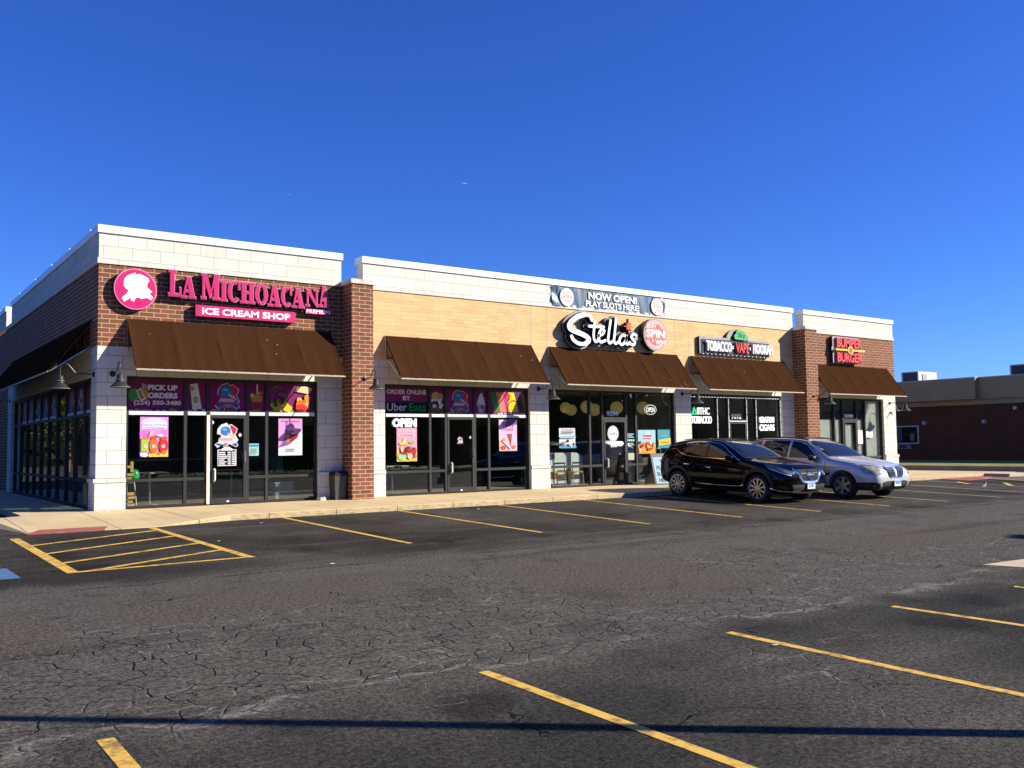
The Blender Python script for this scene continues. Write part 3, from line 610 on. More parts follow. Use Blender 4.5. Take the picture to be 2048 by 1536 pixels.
# ------------------------------------------------------------------ awnings
def awning(F, a0, a1, label, P=.87, zt=4.24, zb=3.055, near=0, seam=.95):
    """F: wall plane (a along the wall, b up, d out)"""
    t = thing('awning', label, 'awning', F.P((a0 + a1) / 2, zt, 0), 'brown fabric awnings over the shop windows')
    n = max(3, round((a1 - a0) / seam)); m = MB(); nu, nv = n * 16, 12; vs = []
    L = math.hypot(P, zt - zb); nx, nz = (zt - zb) / L, P / L
    rnd = random.Random(round(a0 * 10))
    ph = [rnd.random() * 6 for _ in range(n + 1)]
    for j in range(nv + 1):
        for i in range(nu + 1):
            u = i / nu; w = j / nv; q = (u * n) % 1.0; pi = min(n - 1, int(u * n))
            sag = .030 * math.sin(math.pi * q) * math.sin(math.pi * w) +   .010 * math.sin(u * n * 17 + ph[pi] + w * 1.5) * w * math.sin(math.pi * q)
            ridge = .014 if (i % 16 == 0) else 0
            d = P * w + (-sag + ridge) * nx; z = zt - (zt - zb) * w + (-sag + ridge) * nz
            vs.append(F.P(a0 + (a1 - a0) * u, z, d + .02))
    r = nu + 1
    m.add(vs, [(j * r + i, (j + 1) * r + i, (j + 1) * r + i + 1, j * r + i + 1) for j in range(nv) for i in range(nu)], 'awning_fabric')
    off = [p - F.n * (.012 * nx) - F.v * (.012 * nz) for p in vs]
    m.add(off, [(j * r + i, j * r + i + 1, (j + 1) * r + i + 1, (j + 1) * r + i) for j in range(nv) for i in range(nu)], 'awning_fabric')
    m.build('canopy', t, True)
    m = MB(); m.prism(Fr(F.P(0, 0, P + .012), F.u, F.v, F.n), [(a0, zb - .028), (a1, zb - .028), (a1, zb + .008), (a0, zb + .008)], 0, .012, 'awning_hem'); m.build('hem', t)
    m = MB(); k = 'black_metal'; zm = zt - .60
    for a in [a0 + .02, a1 - .02] + [a0 + (a1 - a0) * i / n for i in range(1, n)]:
        end = a in (a0 + .02, a1 - .02)
        kk = 'steel' if (end and a == (a0 + .02, a1 - .02)[near]) else k
        m.tube([F.P(a, zt - .03, .02), F.P(a, zm, .02)], .016, kk, 6); m.tube([F.P(a, zm, .02), F.P(a, zb, P - .02)], .016, kk, 6); m.tube([F.P(a, zt - .04, .02), F.P(a, zb + .0, P - .04)], .014, k, 6)
    m.tube([F.P(a0 + .03, zb, P - .02), F.P(a1 - .03, zb, P - .02)], .016, k, 6); m.tube([F.P(a0 + .03, zt - .03, .022), F.P(a1 - .03, zt - .03, .022)], .014, k, 6); m.tube([F.P(a0 + .03, zm, .022), F.P(a1 - .03, zm, .022)], .012, k, 6)
    m.build('awning_frame', t, True); return t
awning(FA(), .60, 5.52, 'brown awning under the pink lettering sign, leftmost on the front')
awning(FA(), 7.09, 11.95, 'brown awning on plain tan brick with no sign above it')
awning(FA(), 12.61, 18.08, 'brown awning below the white script sign and round red sign')
awning(FA(), 18.71, 23.74, 'brown awning below the black tobacco, vape and hookah sign')
awning(FA(), 25.30, 30.43, 'brown awning below the square red burger sign, rightmost on the front')
awning(FS(), -11.9, -.54, 'dark brown awning along the shaded left side wall', near=1)
# ------------------------------------------------------------------ gooseneck wall lamps
LP = None
def lamp(p, n, label, sc=.88):
    global LP
    if LP is None:
        t = thing('wall_lamp', label, 'wall lamp', (0, 0, 0), 'gooseneck lamps on the shop walls')
        X = Fr((0, 0, 0), (0, 1, 0), (0, 0, 1), (1, 0, 0)); m = MB(); m.lathe(X, [(0, 0), (.075, 0), (.075, .022), (.05, .035), (0, .035)], 'black_metal', 18); m.build('wall_plate', t, True)
        m = MB(); m.tube(spline([(.02, 0, 0), (.25, 0, .005), (.42, 0, .02), (.52, 0, .13), (.61, 0, .225), (.70, 0, .245), (.765, 0, .19), (.78, 0, .08), (.78, 0, -.06)], 6), .0135, 'black_metal', 8); m.build('arm', t, True)
        Z = Fr((.78, 0, 0), (1, 0, 0), (0, 1, 0), (0, 0, 1)); m = MB()
        m.lathe(Z, [(0, -.04), (.05, -.05), (.075, -.075), (.08, -.17), (.098, -.175), (.098, -.20), (.085, -.205), (.09, -.235), (.13, -.27), (.205, -.345), (.235, -.372), (.235, -.382), (.22, -.378), (.12, -.28), (.07, -.24), (0, -.235)], 'lamp_metal', 28); s = m.build('lamp_shade', t, True)
        m = MB(); m.lathe(Z, [(.100, -.183), (.104, -.188), (.100, -.193)], 'lamp_rim', 24); m.lathe(Z, [(.236, -.374), (.240, -.379), (.236, -.385)], 'lamp_rim', 28); m.build('shade_rim', s, True)
        LP = t
    else: t = copy_tree(LP)
    t.location = p; t.rotation_euler = (0, 0, math.atan2(n[1], n[0])); t['label'] = label; t.scale = (sc, sc, sc); return t
lamp((.32, 0, 2.99), (0, -1), 'dark gooseneck lamp on the front of the corner stone column')
lamp((6.20, -.58, 3.03), (0, -1), 'dark gooseneck lamp on the left brick pilaster, above the dark bin', .78)
lamp((12.22, 0, 2.95), (0, -1), 'dark gooseneck lamp between the plain tan wall awning and the script sign awning')
lamp((18.32, 0, 2.93), (0, -1), 'dark gooseneck lamp on the stone column left of the tobacco shop window')
lamp((24.72, -.58, 2.97), (0, -1), 'dark gooseneck lamp on the right brick pilaster above the silver car')
lamp((30.62, 0, 2.82), (0, -1), 'dark gooseneck lamp on the front of the last sunlit stone column')
lamp((0, .28, 2.99), (-1, 0), 'dark gooseneck lamp on the shaded side of the corner column')
lamp((0, 12.75, 2.98), (-1, 0), 'dark gooseneck lamp far along the shaded left side wall')
lamp((XR, .45, 2.85), (1, 0), 'dark gooseneck lamp just behind the last column on the right end wall')
m = MB(); m.tube([(30.64, -.002, 2.42), (30.64, -.06, 2.42)], .035, 'black_metal', 10); m.tube([(30.64, -.06, 2.42), (30.58, -.12, 2.36), (30.56, -.12, 2.31)], .02, 'black_metal', 8); m.tube([(30.6, -.05, 2.47), (30.69, -.05, 2.42)], .012, 'black_metal', 6)
tag(m.build('wall_fixture'), 'small dark fixture on the last sunlit stone column', 'camera')  # small dark tubes standing off the column face
# small glass lights along the left coping
b0 = None
for y in (.9, 3.3, 5.7, 8.3, 11.2, 15.5):
    if b0 is None:
        m = MB(); Z = Fr((0, y, 6.30), (1, 0, 0), (0, 1, 0), (0, 0, 1)); m.lathe(Z, [(0, 0), (.012, 0), (.012, .02), (.02, .03), (.023, .045), (.018, .06), (0, .066)], 'sign_white', 10)
        b0 = m.build('coping_light', None, True); tag(b0, 'small white bulb on top of the left side coping', 'light', 'white bulbs along the left side coping'); y0 = y
    else: c = b0.copy(); COL.objects.link(c); c.location = (0, y - y0, 0)
# ------------------------------------------------------------------ signs on the fascia
# pink round sign
t = thing('round_sign', 'round pink sign with a white silhouette emblem on the left red brick wall', 'sign', (.745, 0, 4.9))
F = FA(0); m = MB(); m.prism(F, ell(.745, 4.9, .458, .464, 0, 48), .02, .15, 'pink_trim', 'return_black'); m.prism(F, ell(.745, 4.9, .436, .442, 0, 48), .15, .153, 'pink_panel'); m.build('sign_body', t)
sil = [(.493, 5.042), (.507, 5.12), (.558, 5.18), (.64, 5.232), (.733, 5.27), (.754, 5.222), (.817, 5.25), (.912, 5.222), (1.018, 5.17), (1.04, 5.094), (.998, 5.067), (.989, 4.966), (1.042, 4.916), (1.107, 4.866), (1.043, 4.82), (1.119, 4.744), (1.087, 4.675), (.981, 4.721), (.876, 4.691), (.782, 4.716), (.75, 4.702), (.71, 4.611), (.637, 4.649), (.667, 4.717), (.503, 4.594), (.451, 4.677), (.542, 4.772), (.603, 4.855), (.541, 4.893), (.495, 4.955)]
m = MB(); m.prism(F, sil, .153, .157, 'sign_white'); m.build('emblem', t)
# pink slab-serif lettering, pieces in a unit box
def rc(a, b, c, d): return [(a, b), (c, b), (c, d), (a, d)]
def arc(cx, cy, ro, rio, a0, a1, n=14, sx=1, sy=1, rix=None):
    o = [(cx + ro * sx * math.cos(R(a0 + (a1 - a0) * i / n)), cy + ro * sy * math.sin(R(a0 + (a1 - a0) * i / n))) for i in range(n + 1)]
    i_ = [(cx + (rix or rio) * math.cos(R(a0 + (a1 - a0) * i / n)), cy + rio * math.sin(R(a0 + (a1 - a0) * i / n))) for i in range(n + 1)]
    return [[o[i], o[i + 1], i_[i + 1], i_[i]] for i in range(n)]
GL = {'L': [rc(.14, .0, .48, 1), rc(0, .92, .62, 1), rc(0, 0, 1, .11), rc(.88, .0, 1, .36)],
 'A': [[(.10, .06), (.24, .06), (.50, .95), (.36, 1)], [(.34, 1), (.64, 1), (.94, .06), (.60, .06)], rc(.24, .28, .72, .38), rc(0, 0, .38, .09), rc(.52, 0, 1.0, .09)],
 'M': [rc(.07, .05, .19, .95), rc(.68, .05, .93, .95), [(.06, 1), (.32, 1), (.58, .22), (.45, .04)], [(.45, .04), (.56, .18), (.78, 1), (.70, 1)], rc(0, .92, .30, 1), rc(.70, .92, 1, 1), rc(0, 0, .27, .09), rc(.60, 0, 1, .09)],
 'I': [rc(.25, .05, .78, .95), rc(0, .91, 1, 1), rc(0, 0, 1, .09)],
 'H': [rc(.1, .05, .38, .95), rc(.62, .05, .9, .95), rc(.3, .45, .7, .57), rc(0, .91, .47, 1), rc(.53, .91, 1, 1), rc(0, 0, .47, .09), rc(.53, 0, 1, .09)],
 'N': [rc(.09, .05, .21, .95), rc(.79, .05, .91, .95), [(.02, 1), (.36, 1), (.91, .12), (.91, .0), (.80, .0), (.12, .85)], rc(.64, .91, 1, 1), rc(0, 0, .32, .09)],
 'O': arc(.5, .5, 1, .40, 0, 360, 22, .5, .5, .20),
 'C': arc(.52, .5, 1, .40, 55, 318, 18, .5, .5, .19) + [rc(.82, .62, .97, .98)]}
LT = [('L', 1.45, 1.73, 4.81, 5.41), ('A', 1.74, 2.07, 4.79, 5.28), ('M', 2.19, 2.63, 4.80, 5.40), ('I', 2.63, 2.81, 4.79, 5.26), ('C', 2.81, 3.12, 4.78, 5.28), ('H', 3.12, 3.48, 4.78, 5.28), ('O', 3.48, 3.80, 4.77, 5.27), ('A', 3.80, 4.14, 4.76, 5.26), ('C', 4.13, 4.42, 4.77, 5.26), ('A', 4.41, 4.75, 4.77, 5.25), ('N', 4.78, 5.13, 4.83, 5.26), ('A', 5.13, 5.42, 4.84, 5.37)]
t = thing('lettering_sign', 'raised pink slab serif lettering on the left red brick wall over the long awning', 'sign', (3.4, 0, 5.0))
for ch, a0, a1, z0, z1 in LT:
    m = MB()
    for i, poly in enumerate(GL[ch]):
        q = [(a0 + x * (a1 - a0), z0 + y * (z1 - z0)) for x, y in poly]
        cx = sum(p[0] for p in q) / len(q); cz = sum(p[1] for p in q) / len(q)
        gr = [(p[0] + (.011 if p[0] > cx else -.011), p[1] + (.011 if p[1] > cz else -.011)) for p in q]
        m.prism(F, gr, .06, .176 + i * .0004, 'pink_trim', 'return_black'); m.prism(F, q, .174, .186 + i * .0004, 'pink_face')
    m.build('letter', t)
m = MB(); m.prism(F, rc(4.80, 4.65, 5.47, 4.775), .06, .15, 'pink_panel', 'return_black'); m.text(F, 'PREMIUM', 4.82, 4.667, 5.45, 4.76, 'sign_white', .02, .150, .153); m.build('small_word', t)
t = thing('shop_sign', 'long pink box sign with white ice cream shop lettering under the raised pink letters', 'sign', (3.29, 0, 4.51))
m = MB(); m.prism(F, rc(2.07, 4.39, 4.51, 4.655), .03, .17, 'pink_panel', 'return_black'); m.build('sign_box', t)
m = MB(); m.text(F, 'ICE CREAM SHOP', 2.22, 4.44, 4.38, 4.60, 'sign_white', .035, .17, .176); m.build('lettering', t)
# vinyl banner on the parapet
def banner():
    t = thing('banner', 'creased blue grey vinyl banner reading now open play slots here on the pale parapet', 'banner', (15.2, 0, 5.8))
    g = NG('banner_print'); P = g.pos(); x, y, z = g.xyz(P)
    n = g.noise(g.comb(g.math('MULTIPLY', x, 9.0), g.math('MULTIPLY', z, .6), 0.0), 1.2, 3); n2 = g.noise(g.comb(g.math('MULTIPLY', x, 22.0), g.math('MULTIPLY', z, .8), 4.0), 1.0, 2)
    c = g.mix(g.step(n, .38, .62), (.020, .036, .060), (.075, .14, .21)); c = g.mix(g.step(n2, .55, .7, 0, .8), c, (.15, .34, .48))
    cen = g.step(g.math('ABSOLUTE', g.math('SUBTRACT', x, 15.15)), .75, 1.3, 1, 0); c = g.mix(g.math('MULTIPLY', cen, .75), c, (.085, .095, .11))
    M['banner_print'] = g.bsdf(c, .35, 0, None, .5)
    x0, x1, z0, z1 = 12.77, 17.58, 5.50, 6.10; nx, nz = 72, 10; vs = []
    rnd = random.Random(3)
    for j in range(nz + 1):
        for i in range(nx + 1):
            u = i / nx; w = j / nz; e = abs(u - .5) * 2
            zz = z0 + (z1 - z0) * w + .035 * (1 - abs(u - .5) * 2) * (.5 - w) * .6 - (.02 * math.sin(u * 40) * (1 - w))
            d = .03 + .008 * math.sin(u * 34 + w * 2) * (0.4 + w * .6) + .05 * max(0, e - .8) / .2 * math.sin((u * 22 + w * 6.5)) * .5 + .004 * math.sin(u * 90 + 3 * w)
            vs.append((x0 + (x1 - x0) * u, -d, zz))
    m = MB(); r = nx + 1; m.add(vs, [(j * r + i, j * r + i + 1, (j + 1) * r + i + 1, (j + 1) * r + i) for j in range(nz) for i in range(nx)], 'banner_print'); m.build('sheet', t, True)
    m = MB(); F = FA(-.05); m.text(F, 'NOW OPEN!', 14.22, 5.80, 16.28, 6.03, 'sign_white', .03, 0, .004); m.text(F, 'PLAY SLOTS HERE!', 14.10, 5.575, 16.38, 5.755, 'sign_white', .02, 0, .004); m.build('lettering', t)
    for x in (13.33, 17.18):
        m = MB(); m.prism(F, ell(x, 5.79, .27, .28, 0, 28), -.02, .02, '#f4ece4'); m.text(F, 'SPIN', x - .19, 5.75, x + .17, 5.86, '#d99a8e', 0, .0205, .022); m.text(F, 'PLAY', x - .15, 5.89, x + .08, 5.95, '#d99a8e', 0, .0205, .022); m.text(F, 'WIN!', x - .08, 5.64, x + .16, 5.70, '#d99a8e', 0, .0205, .022); m.build('logo_disc', t)
    m = MB()
    for x, z in ((12.79, 6.09), (12.8, 5.51), (17.56, 6.09), (17.55, 5.51), (14.3, 6.1), (16.2, 6.1)): m.tube([(x, 0, z), (x, -.06, z)], .012, 'steel', 6)
    m.build('grommet', t)
banner()
# white script sign
ST = dict(S=[(14.143, 5.115), (14.06, 5.235), (13.834, 5.262), (13.571, 5.176), (13.342, 5.035), (13.225, 4.89), (13.27, 4.785), (13.463, 4.719), (13.753, 4.645), (13.97, 4.555), (14.0, 4.464), (13.876, 4.375), (13.615, 4.354), (13.40, 4.444), (13.314, 4.561)],
 t=[(14.251, 5.059), (14.20, 4.65), (14.236, 4.488), (14.309, 4.455), (14.401, 4.527)], tb=[(14.022, 4.918), (14.624, 4.931)], e=[(14.397, 4.64), (14.584, 4.715), (14.638, 4.82), (14.537, 4.854), (14.433, 4.728), (14.405, 4.561), (14.492, 4.45), (14.68, 4.514)],
 l1=[(14.919, 5.151), (14.835, 4.791), (14.799, 4.532), (14.858, 4.438), (14.987, 4.505)], l2=[(15.145, 5.223), (15.085, 4.807), (15.045, 4.521), (15.11, 4.437), (15.245, 4.507)], a=[(15.547, 4.692), (15.408, 4.723), (15.282, 4.585), (15.288, 4.459), (15.399, 4.424), (15.536, 4.549), (15.59, 4.721), (15.552, 4.523), (15.60, 4.437), (15.718, 4.507)],
 s=[(16.01, 4.745), (15.904, 4.778), (15.787, 4.705), (15.838, 4.617), (15.94, 4.535), (15.88, 4.443), (15.717, 4.467)])
t = thing('script_sign', 'large white script lettering on a black backing with a red star, on tan brick', 'sign', (14.6, 0, 4.8))
m = MB(); 
for i, (k, pts) in enumerate(ST.items()): m.ribbon(F, pts, .30 if k == 'S' else .24, .05 + .0006 * i, .13 + .0006 * i, 'halo_grey', 'return_black')
for i, (k, pts) in enumerate(ST.items()): m.ribbon(F, pts, .20 if k == 'S' else .16, .13, .150 + .0006 * i, 'return_black')
m.ribbon(F, [(14.2, 4.52), (15.7, 4.53)], .2, .06, .146, 'return_black'); m.prism(F, ell(15.66, 4.98, .15, .15, 0, 20), .05, .155, 'return_black'); m.build('backing', t)
for i, (k, pts) in enumerate(ST.items()):
    m = MB(); w = .112 if k == 'S' else .088
    if k == 'S':                                          # brush-like weight on the capital
        m.ribbon(F, pts, w, .16, .275, 'sign_white', 'return_black'); m.ribbon(F, pts[2:12], w + .04, .16, .276, 'sign_white', 'return_black')
    else: m.ribbon(F, pts, w, .16, .275 + .0006 * i, 'sign_white', 'return_black')
    m.build('letter', t)
m = MB()
st = [];
for i in range(16):
    r_ = (.25 if i % 4 == 0 else .18) if i % 2 == 0 else .075
    a_ = R(90 + i * 22.5); st.append((15.69 + r_ * .95 * math.cos(a_), 5.013 + r_ * math.sin(a_)))
m.prism(F, st, .16, .27, '#e8604c', 'return_black'); m.build('star', t)
m = MB(); m.box(15.95, 16.42, -.12, -.03, 4.62, 4.72, 'halo_grey'); m.build('raceway', t)
# round red and white sign
t = thing('round_sign', 'round white and red play spin and win sign right of the white script', 'sign', (16.9, 0, 4.83))
m = MB(); m.prism(F, ell(16.9, 4.825, .535, .53, 0, 48), .03, .24, 'halo_grey', 'return_black'); m.prism(F, ell(16.9, 4.825, .49, .485, 0, 48), .24, .243, '#e8897a')
for r0, r1 in ((.49, .455), (.43, .415), (.395, .380)): 
    pass
m.build('sign_body', t)
m = MB(); F2 = FA(-.2432)
for r_, k in ((.475, '#f6efe9'), (.452, '#e07868'), (.43, '#f6efe9'), (.405, '#e07868'), (.385, '#f6efe9'), (.365, '#e0705f')): m.ell(F2, 16.9, 4.825, r_, r_ * .99, k, 0, 40)
m.rect(F2, 16.46, 4.64, 17.34, 5.02, '#e0705f')
m.text(F2, 'PLAY', 16.52, 5.03, 16.95, 5.16, '#fbf6f2', .03); m.text(F2, 'SPIN', 16.48, 4.72, 17.32, 5.00, '#fbf6f2', .045); m.text(F2, '&', 16.72, 4.58, 16.82, 4.68, '#fbf6f2', .02); m.text(F2, 'WIN!', 16.86, 4.50, 17.36, 4.67, '#fbf6f2', .035); m.build('lettering', t)
# black tobacco sign
t = thing('shop_sign', 'wide black sign reading tobacco vape hookah with a green cloud on top', 'sign', (21.0, 0, 4.64))
bp = [(19.12, 4.345), (22.82, 4.345), (22.82, 4.935), (21.72, 4.935)] + [(21.12 + .60 * math.cos(R(q)), 4.93 + .365 * math.sin(R(q))) for q in range(10, 175, 12)] + [(20.5, 4.935), (19.12, 4.935)]
m = MB(); m.prism(F, bp, .03, .11, 'halo_grey', 'return_black'); m.prism(F, [(19.2, 4.36), (22.80, 4.36), (22.80, 4.84), (21.66, 4.86), (21.5, 5.12), (21.2, 5.22), (20.85, 5.12), (20.68, 4.86), (19.2, 4.84)], .11, .125, 'return_black'); m.build('backing', t)
for s_, a0, a1, k in (('TOBACCO', 19.36, 20.66, 'sign_white'), ('VAPE', 20.88, 21.58, 'sign_red'), ('HOOKAH', 21.80, 22.90, 'sign_white')):
    m = MB(); m.text(F, s_, a0, 4.43, a1, 4.79, k, .02, .125, .215); m.build('lettering', t)
m = MB(); 
for a in (20.75, 21.68): m.prism(F, rc(a, 4.56, a + .07, 4.67), .125, .16, 'sign_white'); m.prism(F, rc(a, 4.605, a + .07, 4.625), .16, .162, 'return_black')
m.build('separator', t)
cl = []
for cx, cz, r_, a0, a1 in ((20.92, 5.0, .10, 250, 120), (21.05, 5.14, .12, 190, 40), (21.27, 5.09, .13, 120, -10), (21.44, 4.99, .10, 70, -90)):
    n_ = 7
    for i in range(n_ + 1): q = R(a0 + (a1 - a0) * i / n_); cl.append((cx + r_ * math.cos(q), cz + r_ * math.sin(q)))
m = MB(); m.prism(F, cl, .125, .2, '#4fc968', 'return_black'); m.text(F, 'Sky', 21.0, 4.93, 21.40, 5.15, 'return_black', .01, .2, .203); m.build('cloud_sign', t)
m = MB()
for i in range(17): m.box(19.25 + i * .215, 19.31 + i * .215, -.13, -.10, 4.325, 4.345, 'sign_white')
m.build('light_row', t)
# red burger sign
t = thing('shop_sign', 'square red burger sign with a yellow stripe and number two, on the far brick wall', 'sign', (27.55, 0, 4.85))
m = MB(); m.prism(F, [(26.60, 4.33), (28.30, 4.33), (28.30, 5.36), (26.60, 5.36), (26.60, 4.97), (26.54, 4.93), (26.54, 4.80), (26.60, 4.76)], .03, .16, 'halo_grey', 'return_black'); m.build('backing', t)
for s_, z0, z1 in (('BUMPER', 4.93, 5.31), ('BURGER', 4.36, 4.74)):
    m = MB(); m.text(F, s_, 26.78, z0, 28.42, z1, 'sign_red', .035, .16, .25, ks=None); m.build('lettering', t)
m = MB(); m.prism(F, [(26.66, 4.80), (28.55, 4.81), (28.62, 4.88), (26.66, 4.875)], .20, .275, 'sign_yellow'); m.prism(F, ell(27.60, 4.84, .19, .15, 0, 24), .20, .285, 'sign_yellow'); m.prism(F, ell(27.60, 4.84, .145, .11, 0, 24), .285, .287, '#c9a23a'); m.text(F, '2', 27.54, 4.76, 27.67, 4.92, 'return_black', .02, .287, .29); m.build('yellow_stripe', t)
# ------------------------------------------------------------------ printed window graphics, posters, decals
FG = FA(.135); FP = FA(.132)
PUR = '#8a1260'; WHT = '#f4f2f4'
def logo(m, F, cx, cz, s, rim=WHT, fill=None):
    """globe, cone and ribbon emblem"""
    P = lambda x, z: (cx + x * s, cz + z * s)
    out = [P(-.42, .05), P(-.40, .25), P(-.25, .44), P(0, .52), P(.06, .42), P(.2, .46), P(.46, .27), P(.42, .1), P(.36, .02), P(.50, -.22), P(.42, -.30), P(.5, -.44), P(.40, -.52), P(.2, -.42), P(.1, -.38), P(-.05, -.55), P(-.16, -.50), P(-.12, -.36), P(-.40, -.54), P(-.52, -.40), P(-.36, -.28), P(-.34, -.15), P(-.2, -.02)]
    m.art(F, out, rim)
    if fill: m.art(F, [(cx + (x - cx) * .93, cz + (z - cz) * .94) for x, z in out], fill)
    m.art(F, [P(.12, .40), P(.22, .42), P(.43, .26), P(.38, .10), P(.28, -.02)], '#d8202f')
    m.ell(F, *P(-.06, .17), .22 * s, .2 * s, '#2f7fc8'); m.ell(F, *P(-.10, .24), .1 * s, .06 * s, '#58c0e8'); m.art(F, [P(.02, .10), P(.24, .0), P(.42, -.2), P(.05, -.02)], '#e9c8a0')
    m.art(F, [P(-.28, -.1), P(.2, -.12), P(.3, -.24), P(-.32, -.24)], '#e8a8c4'); m.art(F, [P(-.48, -.40), P(-.40, -.34), P(-.2, -.38), P(-.26, -.46)], '#2c4f96'); m.art(F, [P(.22, -.38), P(.40, -.34), P(.46, -.42), P(.40, -.48)], '#2c4f96'); m.art(F, [P(-.1, -.34), P(.06, -.34), P(-.04, -.50), P(-.13, -.47)], '#e07a34')
def fruits(m, F, a0, a1, z, seed):
    rnd = random.Random(seed); m.rect(F, a0, z - .035, a1, z + .05, WHT)
    x = a0
    while x < a1 - .12:
        w = rnd.uniform(.05, .13); k = rnd.choice(['#d8324a', '#e08a2c', '#f4f2f4', '#3a2030', '#e8c24a', '#7fae3c']); x += rnd.uniform(.04, .16)
        if x + w < a1: m.ell(F, x + w / 2, z + .055, w / 2, rnd.uniform(.012, .035), k, rnd.uniform(-.4, .4), 8)
def bubbles(m, F, a0, a1, z0, z1, seed, n, cols, r0=.02, r1=.05):
    rnd = random.Random(seed)
    for _ in range(n): m.ell(F, rnd.uniform(a0, a1), rnd.uniform(z0, z1), rnd.uniform(r0, r1), rnd.uniform(r0, r1), rnd.choice(cols), rnd.random() * 3, 9)
def graphic(a0, a1, label, draw, z0=2.125, z1=2.88, bgc=PUR, F=FG):
    m = MB(); m.flat(F, rc(a0, z0, a1, z1), .0005, bgc); draw(m, F, a0, a1, z0, z1)
    if F is FG: m.flat(FA(.0875), rc(a0 + .01, 2.095, a1 - .01, 2.178), 0, WHT)
    return tag(m.build('window_graphic'), label, 'window graphic', 'printed graphics across the tops of the shop windows')
def g_pick(m, F, a0, a1, z0, z1):
    fruits(m, F, a0, a1, z0 + .04, 1)
    m.ell(F, a0 + .12, z0 + .42, .13, .15, '#4f9a4a'); m.ell(F, a0 + .32, z0 + .42, .13, .13, '#c9a020'); m.art(F, [(a0 + .17, z0 + .52), (a0 + .27, z0 + .58), (a0 + .37, z0 + .33), (a0 + .27, z0 + .28)], WHT); m.art(F, [(a0 + .195, z0 + .51), (a0 + .265, z0 + .55), (a0 + .345, z0 + .35), (a0 + .275, z0 + .31)], '#a38a28')
    for r_ in (.06, .10, .14): m.art(F, [(a0 + .28 + r_ * math.cos(R(q)), z0 + .54 + r_ * math.sin(R(q))) for q in range(10, 86, 15)] + [(a0 + .28 + (r_ - .014) * math.cos(R(q)), z0 + .54 + (r_ - .014) * math.sin(R(q))) for q in range(85, 9, -15)], WHT)
    m.text(F, 'PICK UP', a0 + .42, z0 + .53, a1 - .14, z0 + .66, WHT, .05); m.text(F, 'ORDERS', a0 + .42, z0 + .35, a1 - .14, z0 + .48, WHT, .05); m.text(F, '(224) 500-3480', a0 + .12, z0 + .17, a1 - .06, z0 + .30, WHT, .025)
def g_pop(m, F, a0, a1, z0, z1):
    fruits(m, F, a0, a1, z0 + .04, 2); m.art(F, [(a0 + .06, z1 - .07), (a0 + .24, z1 - .03), (a0 + .34, z0 + .12), (a0 + .13, z0 + .10)], '#e6e4d6'); m.ell(F, a0 + .2, z0 + .33, .055, .075, '#6c8a2a'); m.ell(F, a0 + .2, z0 + .33, .03, .045, '#c8c860'); m.ell(F, a0 + .11, z1 - .16, .06, .05, '#c08a76')
def g_logo(m, F, a0, a1, z0, z1):
    fruits(m, F, a0, a1, z0 + .03, 3); logo(m, F, (a0 + a1) / 2, z0 + .44, .60, '#e6dfea', '#7a4a8e'); m.text(F, '9396', (a0 + a1) / 2 - .215, z0 + .035, (a0 + a1) / 2 + .215, z0 + .185, '#e2d2dc', .10); m.text(F, '9396', (a0 + a1) / 2 - .20, z0 + .045, (a0 + a1) / 2 + .20, z0 + .175, '#5c0a4a', .05)
def g_cup(m, F, a0, a1, z0, z1):
    fruits(m, F, a0, a1, z0 + .04, 5); c = (a0 + a1) / 2; m.art(F, [(c - .15, z0 + .46), (c + .15, z0 + .46), (c + .10, z0 + .08), (c - .10, z0 + .08)], '#c98a2c'); m.art(F, [(c - .13, z0 + .30), (c + .13, z0 + .30), (c + .10, z0 + .12), (c - .10, z0 + .12)], '#8a2a3c'); bubbles(m, F, c - .13, c + .13, z0 + .44, z0 + .54, 4, 9, ['#d8a040', '#b86a20', '#e8c878'], .03, .06); m.art(F, [(c - .01, z0 + .5), (c + .02, z0 + .5), (c + .02, z1 - .02), (c - .01, z1 - .02)], WHT)
def g_bowls(m, F, a0, a1, z0, z1):
    fruits(m, F, a0, a1, z0 + .04, 6); bubbles(m, F, a0 + .08, a1 - .5, z0 + .4, z1 - .06, 8, 16, ['#8a5a6a', '#7a6a50', '#9a4a7a'], .02, .05)
    m.art(F, [(a0 + .06, z0 + .30), (a0 + .6, z0 + .22), (a0 + .52, z0 + .07), (a0 + .14, z0 + .07)], '#b8a838'); bubbles(m, F, a0 + .1, a0 + .55, z0 + .22, z0 + .36, 9, 12, ['#d0b838', '#5a6a20', '#3a3a1a'], .03, .07)
    m.art(F, [(a1 - .52, z0 + .58), (a1 - .16, z0 + .52), (a1 - .06, z0 + .66), (a1 - .24, z1 - .04), (a1 - .44, z1 - .06)], '#e8dcae'); bubbles(m, F, a1 - .52, a1 - .1, z0 + .22, z0 + .42, 10, 12, ['#f0a030', '#f07020', '#f8c860', '#e84a28'], .05, .1); m.ell(F, a1 - .72, z0 + .16, .12, .09, '#e8d020'); m.ell(F, a1 - .35, z0 + .17, .16, .09, '#e83018'); m.ell(F, a1 - .1, z0 + .2, .08, .12, '#5a1030')
graphic(.685, 1.905, 'purple window graphic with pick up orders text and phone number', g_pick)
graphic(1.985, 2.425, 'narrow purple window graphic with a white ice pop, beside the pick up orders graphic', g_pop)
graphic(2.505, 3.375, 'purple graphic with globe emblem and number 9396 over the first door with the sunlight coloured edge', g_logo)
graphic(3.455, 3.855, 'narrow purple window graphic with an orange dessert cup', g_cup)
graphic(3.935, 5.145, 'purple window graphic with bowls and colourful fruit, partly in sun', g_bowls)
